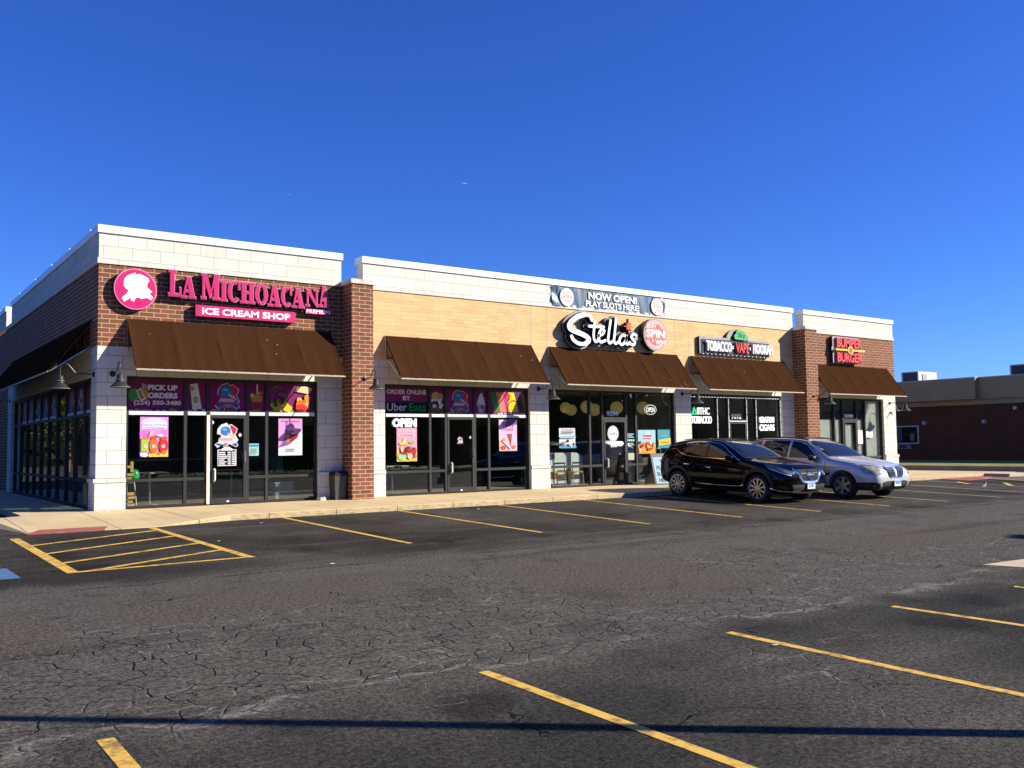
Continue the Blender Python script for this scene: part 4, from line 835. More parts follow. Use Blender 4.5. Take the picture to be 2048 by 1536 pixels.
def g_uber(m, F, a0, a1, z0, z1):
    m.rect(F, a0, z0 + .06, a1, z0 + .38, '#070707'); m.rect(F, a0, z0 - .0, a1, z0 + .05, WHT); m.text(F, 'ORDER ONLINE', a0 + .06, z0 + .58, a1 - .06, z0 + .71, WHT, .03); m.text(F, 'BY', (a0 + a1) / 2 - .12, z0 + .42, (a0 + a1) / 2 + .12, z0 + .54, WHT, .03); m.text(F, 'Uber', a0 + .07, z0 + .13, a0 + .67, z0 + .34, '#e8e8ea', .0); m.text(F, 'Eats', a0 + .75, z0 + .13, a1 - .07, z0 + .34, '#3f9a3a', .0)
def g_sundae(m, F, a0, a1, z0, z1):
    fruits(m, F, a0, a1, z0 + .04, 12); c = (a0 + a1) / 2; m.ell(F, c, z0 + .24, .2, .2, '#7a4a2a'); m.ell(F, c - .05, z0 + .55, .14, .12, '#d8b470'); m.ell(F, c + .1, z0 + .52, .09, .12, '#c89a50'); bubbles(m, F, c - .16, c + .16, z0 + .2, z0 + .5, 5, 18, [WHT, '#f0e8e0', '#2a1410'], .03, .06)
def g_cone(m, F, a0, a1, z0, z1):
    fruits(m, F, a0, a1, z0 + .04, 13); c = (a0 + a1) / 2
    for w, z in ((.15, .34), (.13, .43), (.10, .51), (.06, .58)): m.ell(F, c, z0 + z, w, .07, '#dfe4ee')
    m.art(F, [(c - .02, z0 + .60), (c + .05, z0 + .60), (c + .03, z0 + .70)], '#dfe4ee'); m.art(F, [(c - .13, z0 + .34), (c + .13, z0 + .34), (c + .09, z0 + .08), (c - .09, z0 + .08)], '#b9a0b8'); bubbles(m, F, c - .08, c + .08, z0 + .12, z0 + .3, 6, 6, ['#8a2a6a', '#d8c8d8'], .02, .04)
def g_pops(m, F, a0, a1, z0, z1):
    m.rect(F, a0, z0, a1, z0 + .05, WHT)
    for i, (k, w) in enumerate((('#3f8a2a', .26), ('#f08a78', .30), ('#e81a80', .16), ('#f4e020', .24), ('#4a2a5a', .22), ('#a06a14', .12))):
        x = a0 + .03 + i * .215; m.art(F, [(x, z1 - .05), (x + w, z1 - .05), (x + w + .14, z0 + .14), (x + .16, z0 + .12)], k)
    m.ell(F, a0 + .78, z0 + .32, .12, .2, '#f8d818'); m.ell(F, a0 + .66, z0 + .60, .1, .08, '#e83020'); m.text(F, 'ICE CREAM SHOP', a0 + .30, z0 + .0, a1 - .03, z0 + .11, '#f6e8f2', .05); 
graphic(7.155, 8.49, 'purple and black window graphic about ordering online, second shop', g_uber)
graphic(8.57, 9.0, 'narrow window graphic with a chocolate and cream sundae', g_sundae)
graphic(9.08, 9.96, 'purple graphic with emblem and number 9396 over the second shop door', g_logo)
graphic(10.04, 10.445, 'narrow purple window graphic with a soft serve cone', g_cone)
graphic(10.525, 11.835, 'window graphic with bright ice pops and ice cream shop text, partly in sun', g_pops)
# side windows: dim graphics
FSG = FS(.135)
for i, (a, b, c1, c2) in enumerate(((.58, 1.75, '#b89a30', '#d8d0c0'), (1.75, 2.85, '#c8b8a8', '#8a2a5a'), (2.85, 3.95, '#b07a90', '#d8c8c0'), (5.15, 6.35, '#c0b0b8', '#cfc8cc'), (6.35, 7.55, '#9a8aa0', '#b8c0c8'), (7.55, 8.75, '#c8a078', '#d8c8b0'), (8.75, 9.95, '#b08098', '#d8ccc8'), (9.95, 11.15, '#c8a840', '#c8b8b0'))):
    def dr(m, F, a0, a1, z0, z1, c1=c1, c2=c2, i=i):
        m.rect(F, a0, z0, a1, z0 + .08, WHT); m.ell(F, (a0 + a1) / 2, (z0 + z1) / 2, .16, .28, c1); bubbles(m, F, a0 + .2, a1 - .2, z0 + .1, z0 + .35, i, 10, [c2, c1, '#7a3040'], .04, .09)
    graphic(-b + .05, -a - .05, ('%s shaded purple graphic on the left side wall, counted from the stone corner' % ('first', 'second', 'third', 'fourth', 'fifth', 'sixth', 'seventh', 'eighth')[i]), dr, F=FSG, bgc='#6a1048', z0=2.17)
def poster(rect, label, draw, bgc, name='poster', F=FP, cat='poster', th=.004):
    a0, z0, a1, z1 = rect; m = MB(); m.prism(F, rc(a0, z0, a1, z1), -.0, .0008, bgc, '#dddddd'); draw(m, F, a0, a1, z0, z1)
    return tag(m.build(name), label, cat)
def lines(m, F, a0, a1, z0, z1, n, k, seed=0):
    rnd = random.Random(seed)
    for i in range(n):
        z = z1 - (z1 - z0) * (i + .5) / n; h = (z1 - z0) / n * .28; x = a0
        while x < a1 - .01: w = min(rnd.uniform(.02, .06), a1 - x); m.rect(F, x, z - h, x + w * .8, z + h, k); x += w
def p_screen(m, F, a0, a1, z0, z1):
    w, h = a1 - a0, z1 - z0; X = lambda x, y: (a0 + x * w, z0 + y * h)
    m.ell(F, *X(.5, .86), .46 * w, .12 * h, '#fbe0f6'); m.ell(F, *X(.2, .58), .22 * w, .09 * h, '#f078e0'); m.ell(F, *X(.86, .62), .13 * w, .07 * h, '#f088e0')
    m.rect(F, *X(.06, .70), *X(.94, .84), '#fdf2fb'); m.text(F, 'DELICIOSAS', *X(.08, .765), *X(.92, .83), '#8fa6c8', .02); lines(m, F, a0 + .1 * w, a1 - .1 * w, z0 + .71 * h, z0 + .75 * h, 1, '#a8b4d0', 9)
    m.rect(F, *X(.04, .14), *X(.29, .44), '#a6dc2e'); m.ell(F, *X(.18, .46), .17 * w, .03 * h, '#f08038'); m.ell(F, *X(.48, .28), .155 * w, .19 * h, '#ff7a1e'); m.ell(F, *X(.48, .48), .1 * w, .05 * h, '#ff5a10'); m.ell(F, *X(.83, .28), .155 * w, .19 * h, '#f03020'); m.ell(F, *X(.84, .46), .12 * w, .05 * h, '#ff5820')
    for x in (.18, .48, .82): m.ell(F, *X(x, .27), .07 * w, .05 * h, '#ffc8d8')
    m.ell(F, *X(.7, .54), .13 * w, .035 * h, '#c8e4fa'); m.art(F, [X(.28, .52), X(.40, .54), X(.46, .66), X(.36, .62)], '#ffe060')
    m.rect(F, *X(.30, .005), *X(.99, .10), '#ffd84a'); bubbles(m, F, a0 + .35 * w, a1 - .05, z0 + .03, z0 + .12, 2, 9, ['#ffb020', '#ff8020', '#ffe890'], .02, .05); m.ell(F, *X(.14, .06), .14 * w, .05 * h, '#ffffff'); m.ell(F, *X(.4, .12), .07 * w, .03 * h, '#f04a18')
o = poster((.95, 1.14, 1.57, 2.05), 'bright pink poster of three orange and green drinks, nearest the sunlit corner column', p_screen, '#f49aec')
def p_pink(m, F, a0, a1, z0, z1):
    w, h = a1 - a0, z1 - z0; X = lambda x, y: (a0 + x * w, z0 + y * h)
    m.art(F, [X(0, 0), X(1, 0), X(1, .70), X(.75, .5), X(.45, .28), X(0, .20)], '#ffffff'); m.art(F, [X(0, .22), X(.16, .34), X(.3, .60), X(.56, .68), X(.86, .56), X(.80, .48), X(.5, .32), X(.3, .26)], '#8f58a8'); m.art(F, [X(.26, .58), X(.34, .62), X(.38, .95), X(.32, .95)], '#a860a0'); m.art(F, [X(.26, .58), X(.46, .60), X(.46, .36), X(.36, .32)], '#c09030'); m.art(F, [X(.5, .62), X(.82, .56), X(.72, .44), X(.5, .36)], '#c01830'); m.ell(F, *X(.38, .62), .09 * w, .07 * h, '#9a68a8'); m.ell(F, *X(.62, .6), .1 * w, .03 * h, '#f4c0c8'); lines(m, F, a0 + .12 * w, a1 - .12 * w, z0 + .905 * h, z0 + .955 * h, 1, '#c878b8', 8); m.text(F, 'Free', *X(.4, .78), *X(.66, .84), '#c070b0', .01)
    lines(m, F, a0 + .3 * w, a0 + .7 * w, z0 + .1 * h, z0 + .2 * h, 2, '#9aa0b0', 4)
poster((4.21, 1.12, 4.83, 2.03), 'pale pink and white poster with a purple cone shape, first shop right window', p_pink, '#f2a6e2')
def p_notice(m, F, a0, a1, z0, z1): m.rect(F, a0 + .01, z1 - .08, a1 - .01, z1 - .02, '#3a98b8'); lines(m, F, a0 + .03, a1 - .03, z0 + .04, z1 - .1, 6, '#7fb8b0', 2)
poster((3.47, 1.13, 3.71, 1.42), 'small pale teal notice beside the first shop door', p_notice, '#bfe6e0', 'notice', cat='notice')
FD = FA(.113)
m = MB(); logo(m, FD, 2.92, 1.63, .56); tag(m.build('door_decal'), 'colourful globe and cone emblem on the first shop door glass', 'decal')
m = MB(); a0, z0, a1, z1 = 2.70, .90, 3.15, 1.29
for q in (rc(a0, z0, a1, z0 + .022), rc(a0, z1 - .022, a1, z1), rc(a0, z0, a0 + .022, z1), rc(a1 - .022, z0, a1, z1)): m.art(FD, q, WHT)
m.rect(FD, a0 + .10, z1 - .03, a1 - .10, z1 + .03, WHT); m.rect(FD, a0 + .15, z1 + .02, a1 - .15, z1 + .06, WHT)
for i in range(7):
    z = z1 - .07 - i * .045; wd = (.15, .16, .22, .19, .13, .18, .14)[i]
    m.rect(FD, a0 + .03, z - .014, a0 + .03 + wd, z + .012, WHT); m.rect(FD, a0 + .235, z - .014, a0 + .315, z + .012, WHT); m.rect(FD, a0 + .335, z - .014, a0 + .42, z + .012, WHT)
tag(m.build('hours_decal'), 'white opening hours table on the first shop door glass', 'decal')
m = MB()
for x, z in ((2.575, 1.93), (3.24, 1.63)): m.ell(FD, x, z, .038, .042, WHT, 0, 12)
tag(m.build('round_sticker'), 'two white round stickers on the first shop door glass', 'sticker')
m = MB(); m.text(FA(.12), 'OPEN', 7.38, 1.82, 8.11, 2.05, 'sign_lit_white', .05, .0, .02); tag(m.build('open_sign'), 'white block open lettering in the second shop window', 'sign')
def p_food(m, F, a0, a1, z0, z1):
    w, h = a1 - a0, z1 - z0; X = lambda x, y: (a0 + x * w, z0 + y * h)
    m.rect(F, *X(0, 0), *X(1, .34), '#f0c860'); m.rect(F, *X(.08, .88), *X(.92, .93), '#fff2f6'); m.rect(F, *X(.10, .76), *X(.90, .82), '#fff2f6'); m.text(F, 'DELICIOSAS', *X(.12, .885), *X(.88, .925), '#d880a0', .02); lines(m, F, a0 + .14 * w, a1 - .14 * w, z0 + .76 * h, z0 + .82 * h, 1, '#d880a0', 9); m.ell(F, *X(.32, .53), .24 * w, .07 * h, '#e8a030'); m.ell(F, *X(.32, .54), .19 * w, .045 * h, '#f8d070'); m.art(F, [X(.24, .54), X(.42, .54), X(.46, .72), X(.36, .72)], '#f8e090'); m.ell(F, *X(.74, .57), .18 * w, .04 * h, '#7fd070'); m.ell(F, *X(.25, .14), .2 * w, .1 * h, '#a8e0a0')
    bubbles(m, F, a0 + .2 * w, a1 - .12 * w, z0 + .14 * h, z0 + .40 * h, 15, 18, ['#c03028', '#e07050', '#8a2020', '#f8d0b8', '#f0a0a0'], .03, .09)
poster((7.51, .90, 8.13, 1.80), 'pink poster of fruit bowls under the white open lettering', p_food, '#f2a8c8')
def p_cones(m, F, a0, a1, z0, z1):
    w, h = a1 - a0, z1 - z0; X = lambda x, y: (a0 + x * w, z0 + y * h)
    m.art(F, [X(.45, 1), X(1, 1), X(1, .84), X(.3, .78)], '#8a5a9a'); m.text(F, 'CRUNCHY', *X(.14, .86), *X(.88, .93), '#5a1a4a', .02); m.text(F, 'WAFFLE', *X(.16, .76), *X(.82, .84), '#7a2060', .02); m.text(F, 'CONES!', *X(.16, .64), *X(.8, .73), '#e87aa8', .02); m.art(F, [X(.42, .54), X(.72, .54), X(.66, .14)], '#b05040'); m.art(F, [X(0, .34), X(.5, .14), X(.62, .02), X(0, .02)], '#f4c890'); m.ell(F, *X(.2, .1), .16 * w, .07 * h, '#d84858'); m.ell(F, *X(.26, .36), .1 * w, .05 * h, '#f0a040'); m.ell(F, *X(.8, .12), .12 * w, .06 * h, '#e87a30'); m.art(F, [X(.06, .32), X(.12, .33), X(.6, .06), X(.55, .03)], '#6a3828')
poster((10.86, 1.13, 11.50, 2.04), 'pale pink waffle cone poster, second shop right window', p_cones, '#f4c8ec')
m = MB(); logo(m, FD, 9.51, 1.45, .19); tag(m.build('door_decal'), 'small white emblem sticker on the second shop door glass', 'decal')
m = MB()
for x, z in ((9.12, 1.93), (9.86, 1.53)): m.ell(FD, x, z, .038, .042, WHT, 0, 12)
tag(m.build('round_sticker'), 'two white round stickers on the second shop door glass', 'sticker')
def p_fest(m, F, a0, a1, z0, z1):
    w, h = a1 - a0, z1 - z0; X = lambda x, y: (a0 + x * w, z0 + y * h)
    lines(m, F, a0 + .1 * w, a1 - .08 * w, z0 + .88 * h, z0 + .95 * h, 1, '#d87860', 3); lines(m, F, a0 + .1 * w, a1 - .1 * w, z0 + .72 * h, z0 + .86 * h, 2, '#6a7a90', 7); m.rect(F, *X(.02, .5), *X(.98, .6), '#a8d8e8')
    for i in range(9): m.art(F, [X(.06 + i * .1, .62), X(.12 + i * .1, .62), X(.09 + i * .1, .54)], ('#e8b040', '#d86050', '#50a0c0')[i % 3])
    m.rect(F, *X(0, 0), *X(1, .12), '#4aa8d0'); bubbles(m, F, a0 + .06, a1 - .06, z0 + .08 * h, z0 + .36 * h, 21, 14, ['#d84840', '#e8d8c0', '#5a80b0', '#202838', '#e8a070'], .03, .07)
poster((13.09, 1.18, 13.72, 1.79), 'white and blue festival poster in the left script shop window', p_fest, '#e8eef0')
def p_play(m, F, a0, a1, z0, z1):
    w, h = a1 - a0, z1 - z0; X = lambda x, y: (a0 + x * w, z0 + y * h)
    m.rect(F, *X(0, 0), *X(1, .34), '#f0a830'); m.ell(F, *X(.5, .36), .44 * w, .12 * h, '#f08838'); m.art(F, [X(.2, .74), X(.55, .92), X(.85, .76), X(.8, .6), X(.3, .58)], '#f4d8dc'); lines(m, F, a0 + .26 * w, a1 - .22 * w, z0 + .69 * h, z0 + .81 * h, 1, '#d8304a', 11); lines(m, F, a0 + .3 * w, a1 - .26 * w, z0 + .61 * h, z0 + .67 * h, 1, '#c04868', 8); m.art(F, [X(.48, .50), X(.62, .50), X(.60, .12), X(.5, .12)], '#2a1a18'); m.ell(F, *X(.55, .44), .1 * w, .06 * h, '#c88838'); bubbles(m, F, a0 + .05, a1 - .08, z0 + .1 * h, z0 + .5 * h, 31, 12, ['#e85a30', '#f0c060', '#2a2030', '#f0e0e0', '#c83040'], .03, .09)
poster((16.37, .96, 17.16, 1.73), 'larger orange and pale blue poster right of the script shop door', p_play, '#a8dce8')
def p_teal(m, F, a0, a1, z0, z1):
    w, h = a1 - a0, z1 - z0; X = lambda x, y: (a0 + x * w, z0 + y * h)
    m.rect(F, *X(.2, .74), *X(.8, .92), '#7a90a0'); lines(m, F, a0 + .2 * w, a1 - .2 * w, z0 + .60 * h, z0 + .72 * h, 2, '#80d8e8', 5); m.art(F, [X(.04, .12), X(.98, .22), X(.96, .56), X(.04, .44)], '#f0cc48'); lines(m, F, a0 + .18 * w, a1 - .16 * w, z0 + .26 * h, z0 + .36 * h, 1, '#c09030', 6)
poster((17.26, 1.13, 17.86, 1.74), 'teal poster with a yellow panel beside the stone column', p_teal, '#08a8b8')
m = MB(); m.ell(FD, 15.27, 1.62, .235, .245, WHT, 0, 32); m.ell(FD, 15.27, 1.62, .215, .225, '#8a8a8a', 0, 32); m.ell(FD, 15.27, 1.62, .205, .215, WHT, 0, 32); m.text(FD, "Stella's", 15.11, 1.57, 15.43, 1.68, '#2a2a2a', -.01); tag(m.build('door_decal'), 'white round script decal on the dark door numbered 9394', 'decal')
m = MB(); m.rect(FD, 15.13, 1.285, 15.43, 1.315, '#c8c8c8')
for i in range(3): m.ell(FD, 15.19 + i * .09, 1.22, .038, .04, WHT, 0, 12)
tag(m.build('door_sticker'), 'row of three white dots under the round script decal', 'sticker')
m = MB()
for z, w in ((1.60, .34), (1.55, .26), (1.50, .34), (1.30, .30), (1.25, .34)): m.rect(FP, 15.86, z - .015, 15.86 + w, z + .015, '#a8d8d0')
for i in range(4): m.ell(FP, 15.91 + i * .085, 1.40, .036, .04, '#c8e8e0', 0, 12)
tag(m.build('window_sticker'), 'pale teal lettering stickers on the narrow pane right of the 9394 door', 'sticker')
m = MB(); m.flat(FP, rc(15.92, .77, 16.19, .99), .002, '#c8d0b8'); tag(m.build('notice'), 'plain pale paper notice low beside the 9394 door', 'notice')
for x0, z0, x1, z1, s_, lab in ((15.03, 2.17, 15.52, 2.33, '9394', 'white house number 9394 over the script shop door'), (20.92, 2.12, 21.45, 2.29, '9392', 'white house number 9392 over the tobacco shop door'), (27.64, 2.18, 28.21, 2.34, '9390', 'white house number 9390 over the burger shop door')):
    m = MB(); m.text(FA(.13), s_, x0, z0, x1, z1, 'sign_white', .03, 0, .003); tag(m.build('house_number'), lab, 'house number')
# hanging neon open sign in the script shop
t = thing('neon_sign', 'round neon open sign hanging in the right script shop window', 'neon sign', (17.12, .25, 2.4)); Fn = FA(.3)
m = MB(); m.tube([Fn.P(17.12 + .27 * math.cos(R(q)), 2.40 + .155 * math.sin(R(q)), 0) for q in range(0, 361, 15)], .008, 'neon_white', 6); m.text(Fn, 'OPEN', 16.93, 2.32, 17.31, 2.48, 'neon_white', 0, 0, .01); m.build('tube', t); m = MB(); m.tube([(17.0, .3, 2.54), (17.0, .3, 3.04)], .004, 'black_metal', 5); m.tube([(17.24, .3, 2.54), (17.24, .3, 3.04)], .004, 'black_metal', 5); m.build('hanger', t)
# illuminated words in the tobacco shop window
for s_, a0, z0, a1, z1, tri, lab in (('8THC', 19.16, 2.25, 19.78, 2.50, 1, 'lit sign with a green triangle and 8THC in the tobacco shop window'), ('TOBACCO', 18.86, 1.95, 19.88, 2.20, 0, 'lit white tobacco word in the left tobacco shop window'), ('KRATOM', 22.45, 1.98, 23.25, 2.20, 0, 'lit white kratom word in the right tobacco shop window'), ('CIGARS', 22.43, 1.69, 23.26, 1.92, 0, 'lit white cigars word under the kratom word')):
    m = MB(); m.text(FA(.125), s_, a0, z0, a1, z1, 'sign_lit_white', -.004 if s_ == 'KRATOM' else .008, 0, .02)
    if tri: m.prism(FA(.125), [(18.90, 2.25), (19.14, 2.25), (19.02, 2.52)], 0, .02, 'sign_lit_green'); m.prism(FA(.125), [(18.97, 2.285), (19.07, 2.285), (19.02, 2.39)], .02, .021, 'return_black')
    tag(m.build('lit_sign'), lab, 'sign', 'lit word signs in the tobacco shop window')
m = MB(); rnd = random.Random(5)
def dash(p, q, n, fill=.55):
    p, q = Vector(p), Vector(q)
    for i in range(n):
        a = p.lerp(q, i / n); b = p.lerp(q, (i + fill) / n); m.tube([a, b], .0095, 'led', 5)
dash((18.8, .075, 2.86), (23.58, .075, 2.86), 32)
for x in (20.145, 20.73, 21.695, 22.215, 23.59): dash((x, .075, .1), (x, .075, 2.84), 10, .9)
dash((20.76, .075, 2.03), (21.67, .075, 2.03), 3, .98)
tag(m.build('led_strip'), 'white light strips around the tobacco shop window frames', 'light strip')
for a0, z0, a1, z1, lab in ((28.5, 1.15, 28.82, 1.70, 'tall white paper taped beside the burger shop door'), (29.06, 1.40, 29.52, 1.66, 'wide white paper on the last papered window')):
    m = MB(); m.flat(FP, rc(a0, z0, a1, z1), .001, '#ffffff'); tag(m.build('paper_notice'), lab, 'notice')
# ------------------------------------------------------------------ things on the walk and inside the shops
t = thing('litter_bin', 'dark plastic litter bin half in sun against the brick pilaster', 'bin', (5.58, -.26, -.02))
def taper(m, x0, x1, y0, y1, z0, z1, gx, gy, k):
    m.add([(x0, y0, z0), (x1, y0, z0), (x1, y1, z0), (x0, y1, z0), (x0 - gx, y0 - gy, z1), (x1 + gx, y0 - gy, z1), (x1 + gx, y1 + gy, z1), (x0 - gx, y1 + gy, z1)], [(0, 3, 2, 1), (4, 5, 6, 7), (0, 1, 5, 4), (1, 2, 6, 5), (2, 3, 7, 6), (3, 0, 4, 7)], k)
m = MB(); taper(m, 5.50, 5.77, -.36, -.06, -.02, .60, .03, .03, 'bin_plastic'); m.build('bin_body', t)
m = MB(); taper(m, 5.465, 5.805, -.40, -.025, .60, .66, -.005, -.005, 'black_metal'); taper(m, 5.49, 5.78, -.37, -.05, .66, .70, -.03, -.03, 'black_metal'); m.build('lid', t)
rk = [(5.10, -.12), (5.16, -.24), (5.26, -.26), (5.33, -.20), (5.34, -.10), (5.2, -.05)]
m.prism(Fr((0, 0, 0), (1, 0, 0), (0, 1, 0), (0, 0, 1)), rk, -.02, .05, 'cap_stone'); m.prism(Fr((0, 0, 0), (1, 0, 0), (0, 1, 0), (0, 0, 1)), [(5.21 + (a - 5.21) * .8, -.16 + (b + .16) * .8) for a, b in rk], .05, .075, 'cap_stone')
tag(m.build('stone_block'), 'small grey stone block on the walk left of the litter bin', 'stone')
t = thing('sandwich_board', 'black folding sidewalk board with pale blue panel and slots wording behind the dark car', 'sign board', (16.50, -.62, -.02))
a = R(0); U = Vector((.98, -.15, 0)).normalized(); Nn = Vector((-.15, -.98, 0)).normalized()
def board(ds, nm):
    o = Vector((16.50, -.62, -.02)) + Nn * (.30 * ds); v = (Vector((0, 0, 1.02)) - Nn * (.27 * ds)).normalized(); n = U.cross(v) if ds > 0 else v.cross(U)
    F = Fr(o, U, v, n if n.dot(Nn) * ds > 0 else -n); m = MB(); m.prism(F, rc(-.33, 0, .33, 1.02), -.02, .0, 'black_metal')
    m.flat(F, rc(-.27, .06, .27, .90), .002, '#a6cfe0')
    if ds > 0:
        m.layer = 3
        for s_, b0, a0_, a1_ in (('WE', .72, -.02, .20), ('PLAY', .50, -.18, .22), ('SLOTS', .30, -.2, .24), ('HERE', .10, -.16, .22)): m.text(F, s_, a0_, b0, a1_, b0 + .12, '#24384a', .03)
    m.build(nm, t)
board(1, 'front_panel'); board(-1, 'back_panel')
m = MB(); m.tube([Vector((16.50, -.62, 1.0)) + U * q + Vector((0, 0, z)) for q, z in ((-.1, 0), (-.1, .12), (.1, .12), (.1, 0))], .012, 'steel', 6); m.build('carry_handle', t)
# stacked yellow letters and balloon behind the glass
t = thing('letter_display', 'stack of yellow block letters leaning inside the first window by the corner column', 'letters', (.78, .45, 0)); F = FA(.30)
for i, (ch, z) in enumerate((('E', .03), ('L', .29), ('E', .55), ('H', .81))):
    m = MB(); a = .66 - .012 * i
    for poly in {'E': [rc(0, 0, .3, 1), rc(0, 0, 1, .26), rc(0, .40, .8, .62), rc(0, .76, 1, 1)], 'L': [rc(0, 0, .3, 1), rc(0, 0, 1, .3)], 'H': [rc(0, 0, .3, 1), rc(.7, 0, 1, 1), rc(.3, .4, .7, .62)]}[ch]: m.prism(F, [(a + x * .21, z + y * .235) for x, y in poly], 0, .11, '#ffdc70', '#c89634')
    m.build('letter', t)
t = thing('balloon', 'green foil balloon on a white stick inside the first shop window', 'balloon', (.95, .5, 0))
m = MB(); Z = Fr((.93, .5, .60), (1, 0, 0), (0, 1, 0), (0, 0, 1)); m.lathe(Z, [(.0, -.02)] + [(.115 * math.sin(R(q)), .13 - .15 * math.cos(R(q))) for q in range(15, 180, 15)] + [(0, .28)], 'balloon_green', 16); m.build('balloon_body', t, True)
m = MB(); m.tube([(.93, .5, .58), (.98, .48, .05)], .012, 'sign_white', 6); m.build('stick', t)
# interior of the ice cream shop
def cntr(x0, x1, y0, y1, h, label, k='counter_dark', top='steel'):
    t = thing('counter', label, 'counter', ((x0 + x1) / 2, (y0 + y1) / 2, 0)); m = MB(); m.box(x0, x1, y0, y1, 0, h, k); m.build('body', t); m = MB(); m.box(x0 - .03, x1 + .03, y0 - .03, y1 + .03, h, h + .04, top); m.build('top', t)
cntr(1.0, 5.3, 5.5, 6.3, 1.0, 'long dark counter at the back of the first shop'); cntr(7.0, 9.0, 4.6, 5.4, 1.05, 'short dark counter inside the second shop', '#7a1030'); cntr(13.2, 17.6, 5.6, 6.2, 1.05, 'dark bar counter at the back of the script shop'); cntr(19.2, 23.2, 3.4, 4.0, 1.0, 'glass topped counter in the tobacco shop', 'counter_dark', 'steel')
t = thing('display_case', 'pale low display box inside the first shop right window', 'display case', (4.7, .9, 0)); m = MB(); m.box(4.3, 4.78, .55, .95, 0, .42, '#9fb0a8'); m.build('body', t); m = MB(); m.box(4.28, 4.80, .53, .97, .42, .45, '#c8d0cc'); m.build('top', t)
def table(x, y, label, h=.74):
    t = thing('cafe_table', label, 'table', (x, y, 0), 'cafe tables inside the ice cream shop'); m = MB(); m.box(x - .35, x + .35, y - .35, y + .35, h, h + .03, 'interior_ceiling'); m.build('table_top', t); m = MB(); m.tube([(x, y, .02), (x, y, h)], .03, 'steel', 8); m.lathe(Fr((x, y, 0), (1, 0, 0), (0, 1, 0), (0, 0, 1)), [(0, .03), (.25, .02), (.25, 0)], 'steel', 16); m.build('pedestal', t, True)
table(1.5, 1.4, 'small cafe table behind the drinks poster window'); table(8.0, 1.3, 'small cafe table behind the fruit bowl poster'); table(3.9, 2.6, 'small cafe table deeper inside the first shop')
for x0, y0, x1, y1, k in ((6.25, 1.0, 6.3, 3.5, '#5a1024'), (12.0, .6, 12.2, 3.0, '#204a30'), (5.9, .6, 6.0, 4.0, '#28402c')):
    m = MB(); m.box(x0, x1, y0, y1, .1, 1.9, k); tag(m.build('wall_panel'), {'#5a1024': 'dark red panel on the left wall of the second shop', '#204a30': 'dark green panel on the right wall of the second shop', '#28402c': 'dark green panel on the right wall of the first shop'}[k], 'panel')
# script shop: globes, booths, chairs
for i, (x, y, z, r_) in enumerate(((14.48, 1.5, 2.48, .18), (15.40, 1.5, 2.52, .21), (16.72, 1.5, 2.51, .215), (17.95, 1.5, 2.52, .22), (15.55, 2.5, 2.46, .19), (16.6, 2.5, 2.48, .215))):
    t = thing('pendant_lamp', ('yellow globe pendant nearest the left column of the script shop window', 'yellow globe pendant behind the narrow left pane of the script shop', 'pale globe pendant seen over the 9394 door', 'yellow globe pendant in the right script shop window by the neon sign', 'smaller dim globe pendant behind the leftmost yellow globe', 'dim globe pendant behind the narrow pane beside the door')[i], 'pendant lamp', (x, y, z), 'globe pendants in the script shop')
    m = MB(); Z = Fr((x, y, z), (1, 0, 0), (0, 1, 0), (0, 0, 1)); m.lathe(Z, [(r_ * math.sin(R(q)), -r_ * math.cos(R(q))) for q in range(0, 181, 12)], 'globe_glow', 20); m.build('globe', t, True); m = MB(); m.tube([(x, y, z + r_), (x, y, 3.04)], .006, 'black_metal', 5); m.build('cord', t)
for i, x in enumerate((12.86, 13.42, 13.98)):
    t = thing('booth_seat', ('pale mint booth back nearest the left column in the script shop', 'middle pale mint booth back in the script shop window', 'right pale mint booth back in the script shop window')[i], 'booth', (x, .9, 0), 'booth backs in the script shop window')
    m = MB(); Fx = Fr((x - .22, .50 + .02 * i, 0), (1, 0, 0), (0, 0, 1), (0, -1, 0)); pr = [(0, .1), (.46, .1), (.46, .85)] + [(.30 + .16 * math.cos(R(q)), .88 + .16 * math.sin(R(q))) for q in range(0, 91, 15)] + [(0, 1.04)]; m.prism(Fx, pr, -.9, 0, 'booth_mint', 'booth_mint'); m.build('backrest', t); m = MB(); m.box(x - .22, x + .24, .56, 1.4, 0, .1, 'booth_grey'); m.box(x + .241, x + .33, .52, 1.4, 0, .98, 'booth_grey'); m.build('base', t)
def chair(x, y, label):
    t = thing('chair', label, 'chair', (x, y, 0), 'yellow framed chairs in the script shop'); k = 'chair_yellow'
    m = MB(); m.box(x - .21, x + .21, y - .2, y + .2, .44, .47, k); m.build('seat', t)
    for sx in (-1, 1):
        for sy in (-1, 1):
            m = MB(); m.tube([(x + sx * .19, y + sy * .18, .45), (x + sx * .22, y + sy * .21, 0)], .016, k, 6); m.build('leg', t)
    m = MB(); m.tube([(x - .2, y - .17, .45), (x - .2, y - .19, .74), (x + .2, y - .19, .74), (x + .2, y - .17, .45)], .014, 'black_metal', 6); m.box(x - .19, x + .19, y - .20, y - .18, .70, .75, 'counter_dark'); m.build('backrest', t)
chair(13.16, .41, 'left yellow framed chair behind the script shop glass'); chair(13.88, .41, 'right yellow framed chair behind the script shop glass')
t = thing('bar_table', 'dark narrow table between the yellow chairs and the mint booths', 'table', (13.6, .85, 0)); m = MB(); m.box(12.7, 14.4, 1.3, 1.5, .72, .75, 'counter_dark'); m.build('table_top', t); m = MB(); m.tube([(12.8, 1.4, 0), (12.8, 1.4, .72)], .02, 'black_metal', 6); m.tube([(14.3, 1.4, 0), (14.3, 1.4, .72)], .02, 'black_metal', 6); m.build('leg', t)
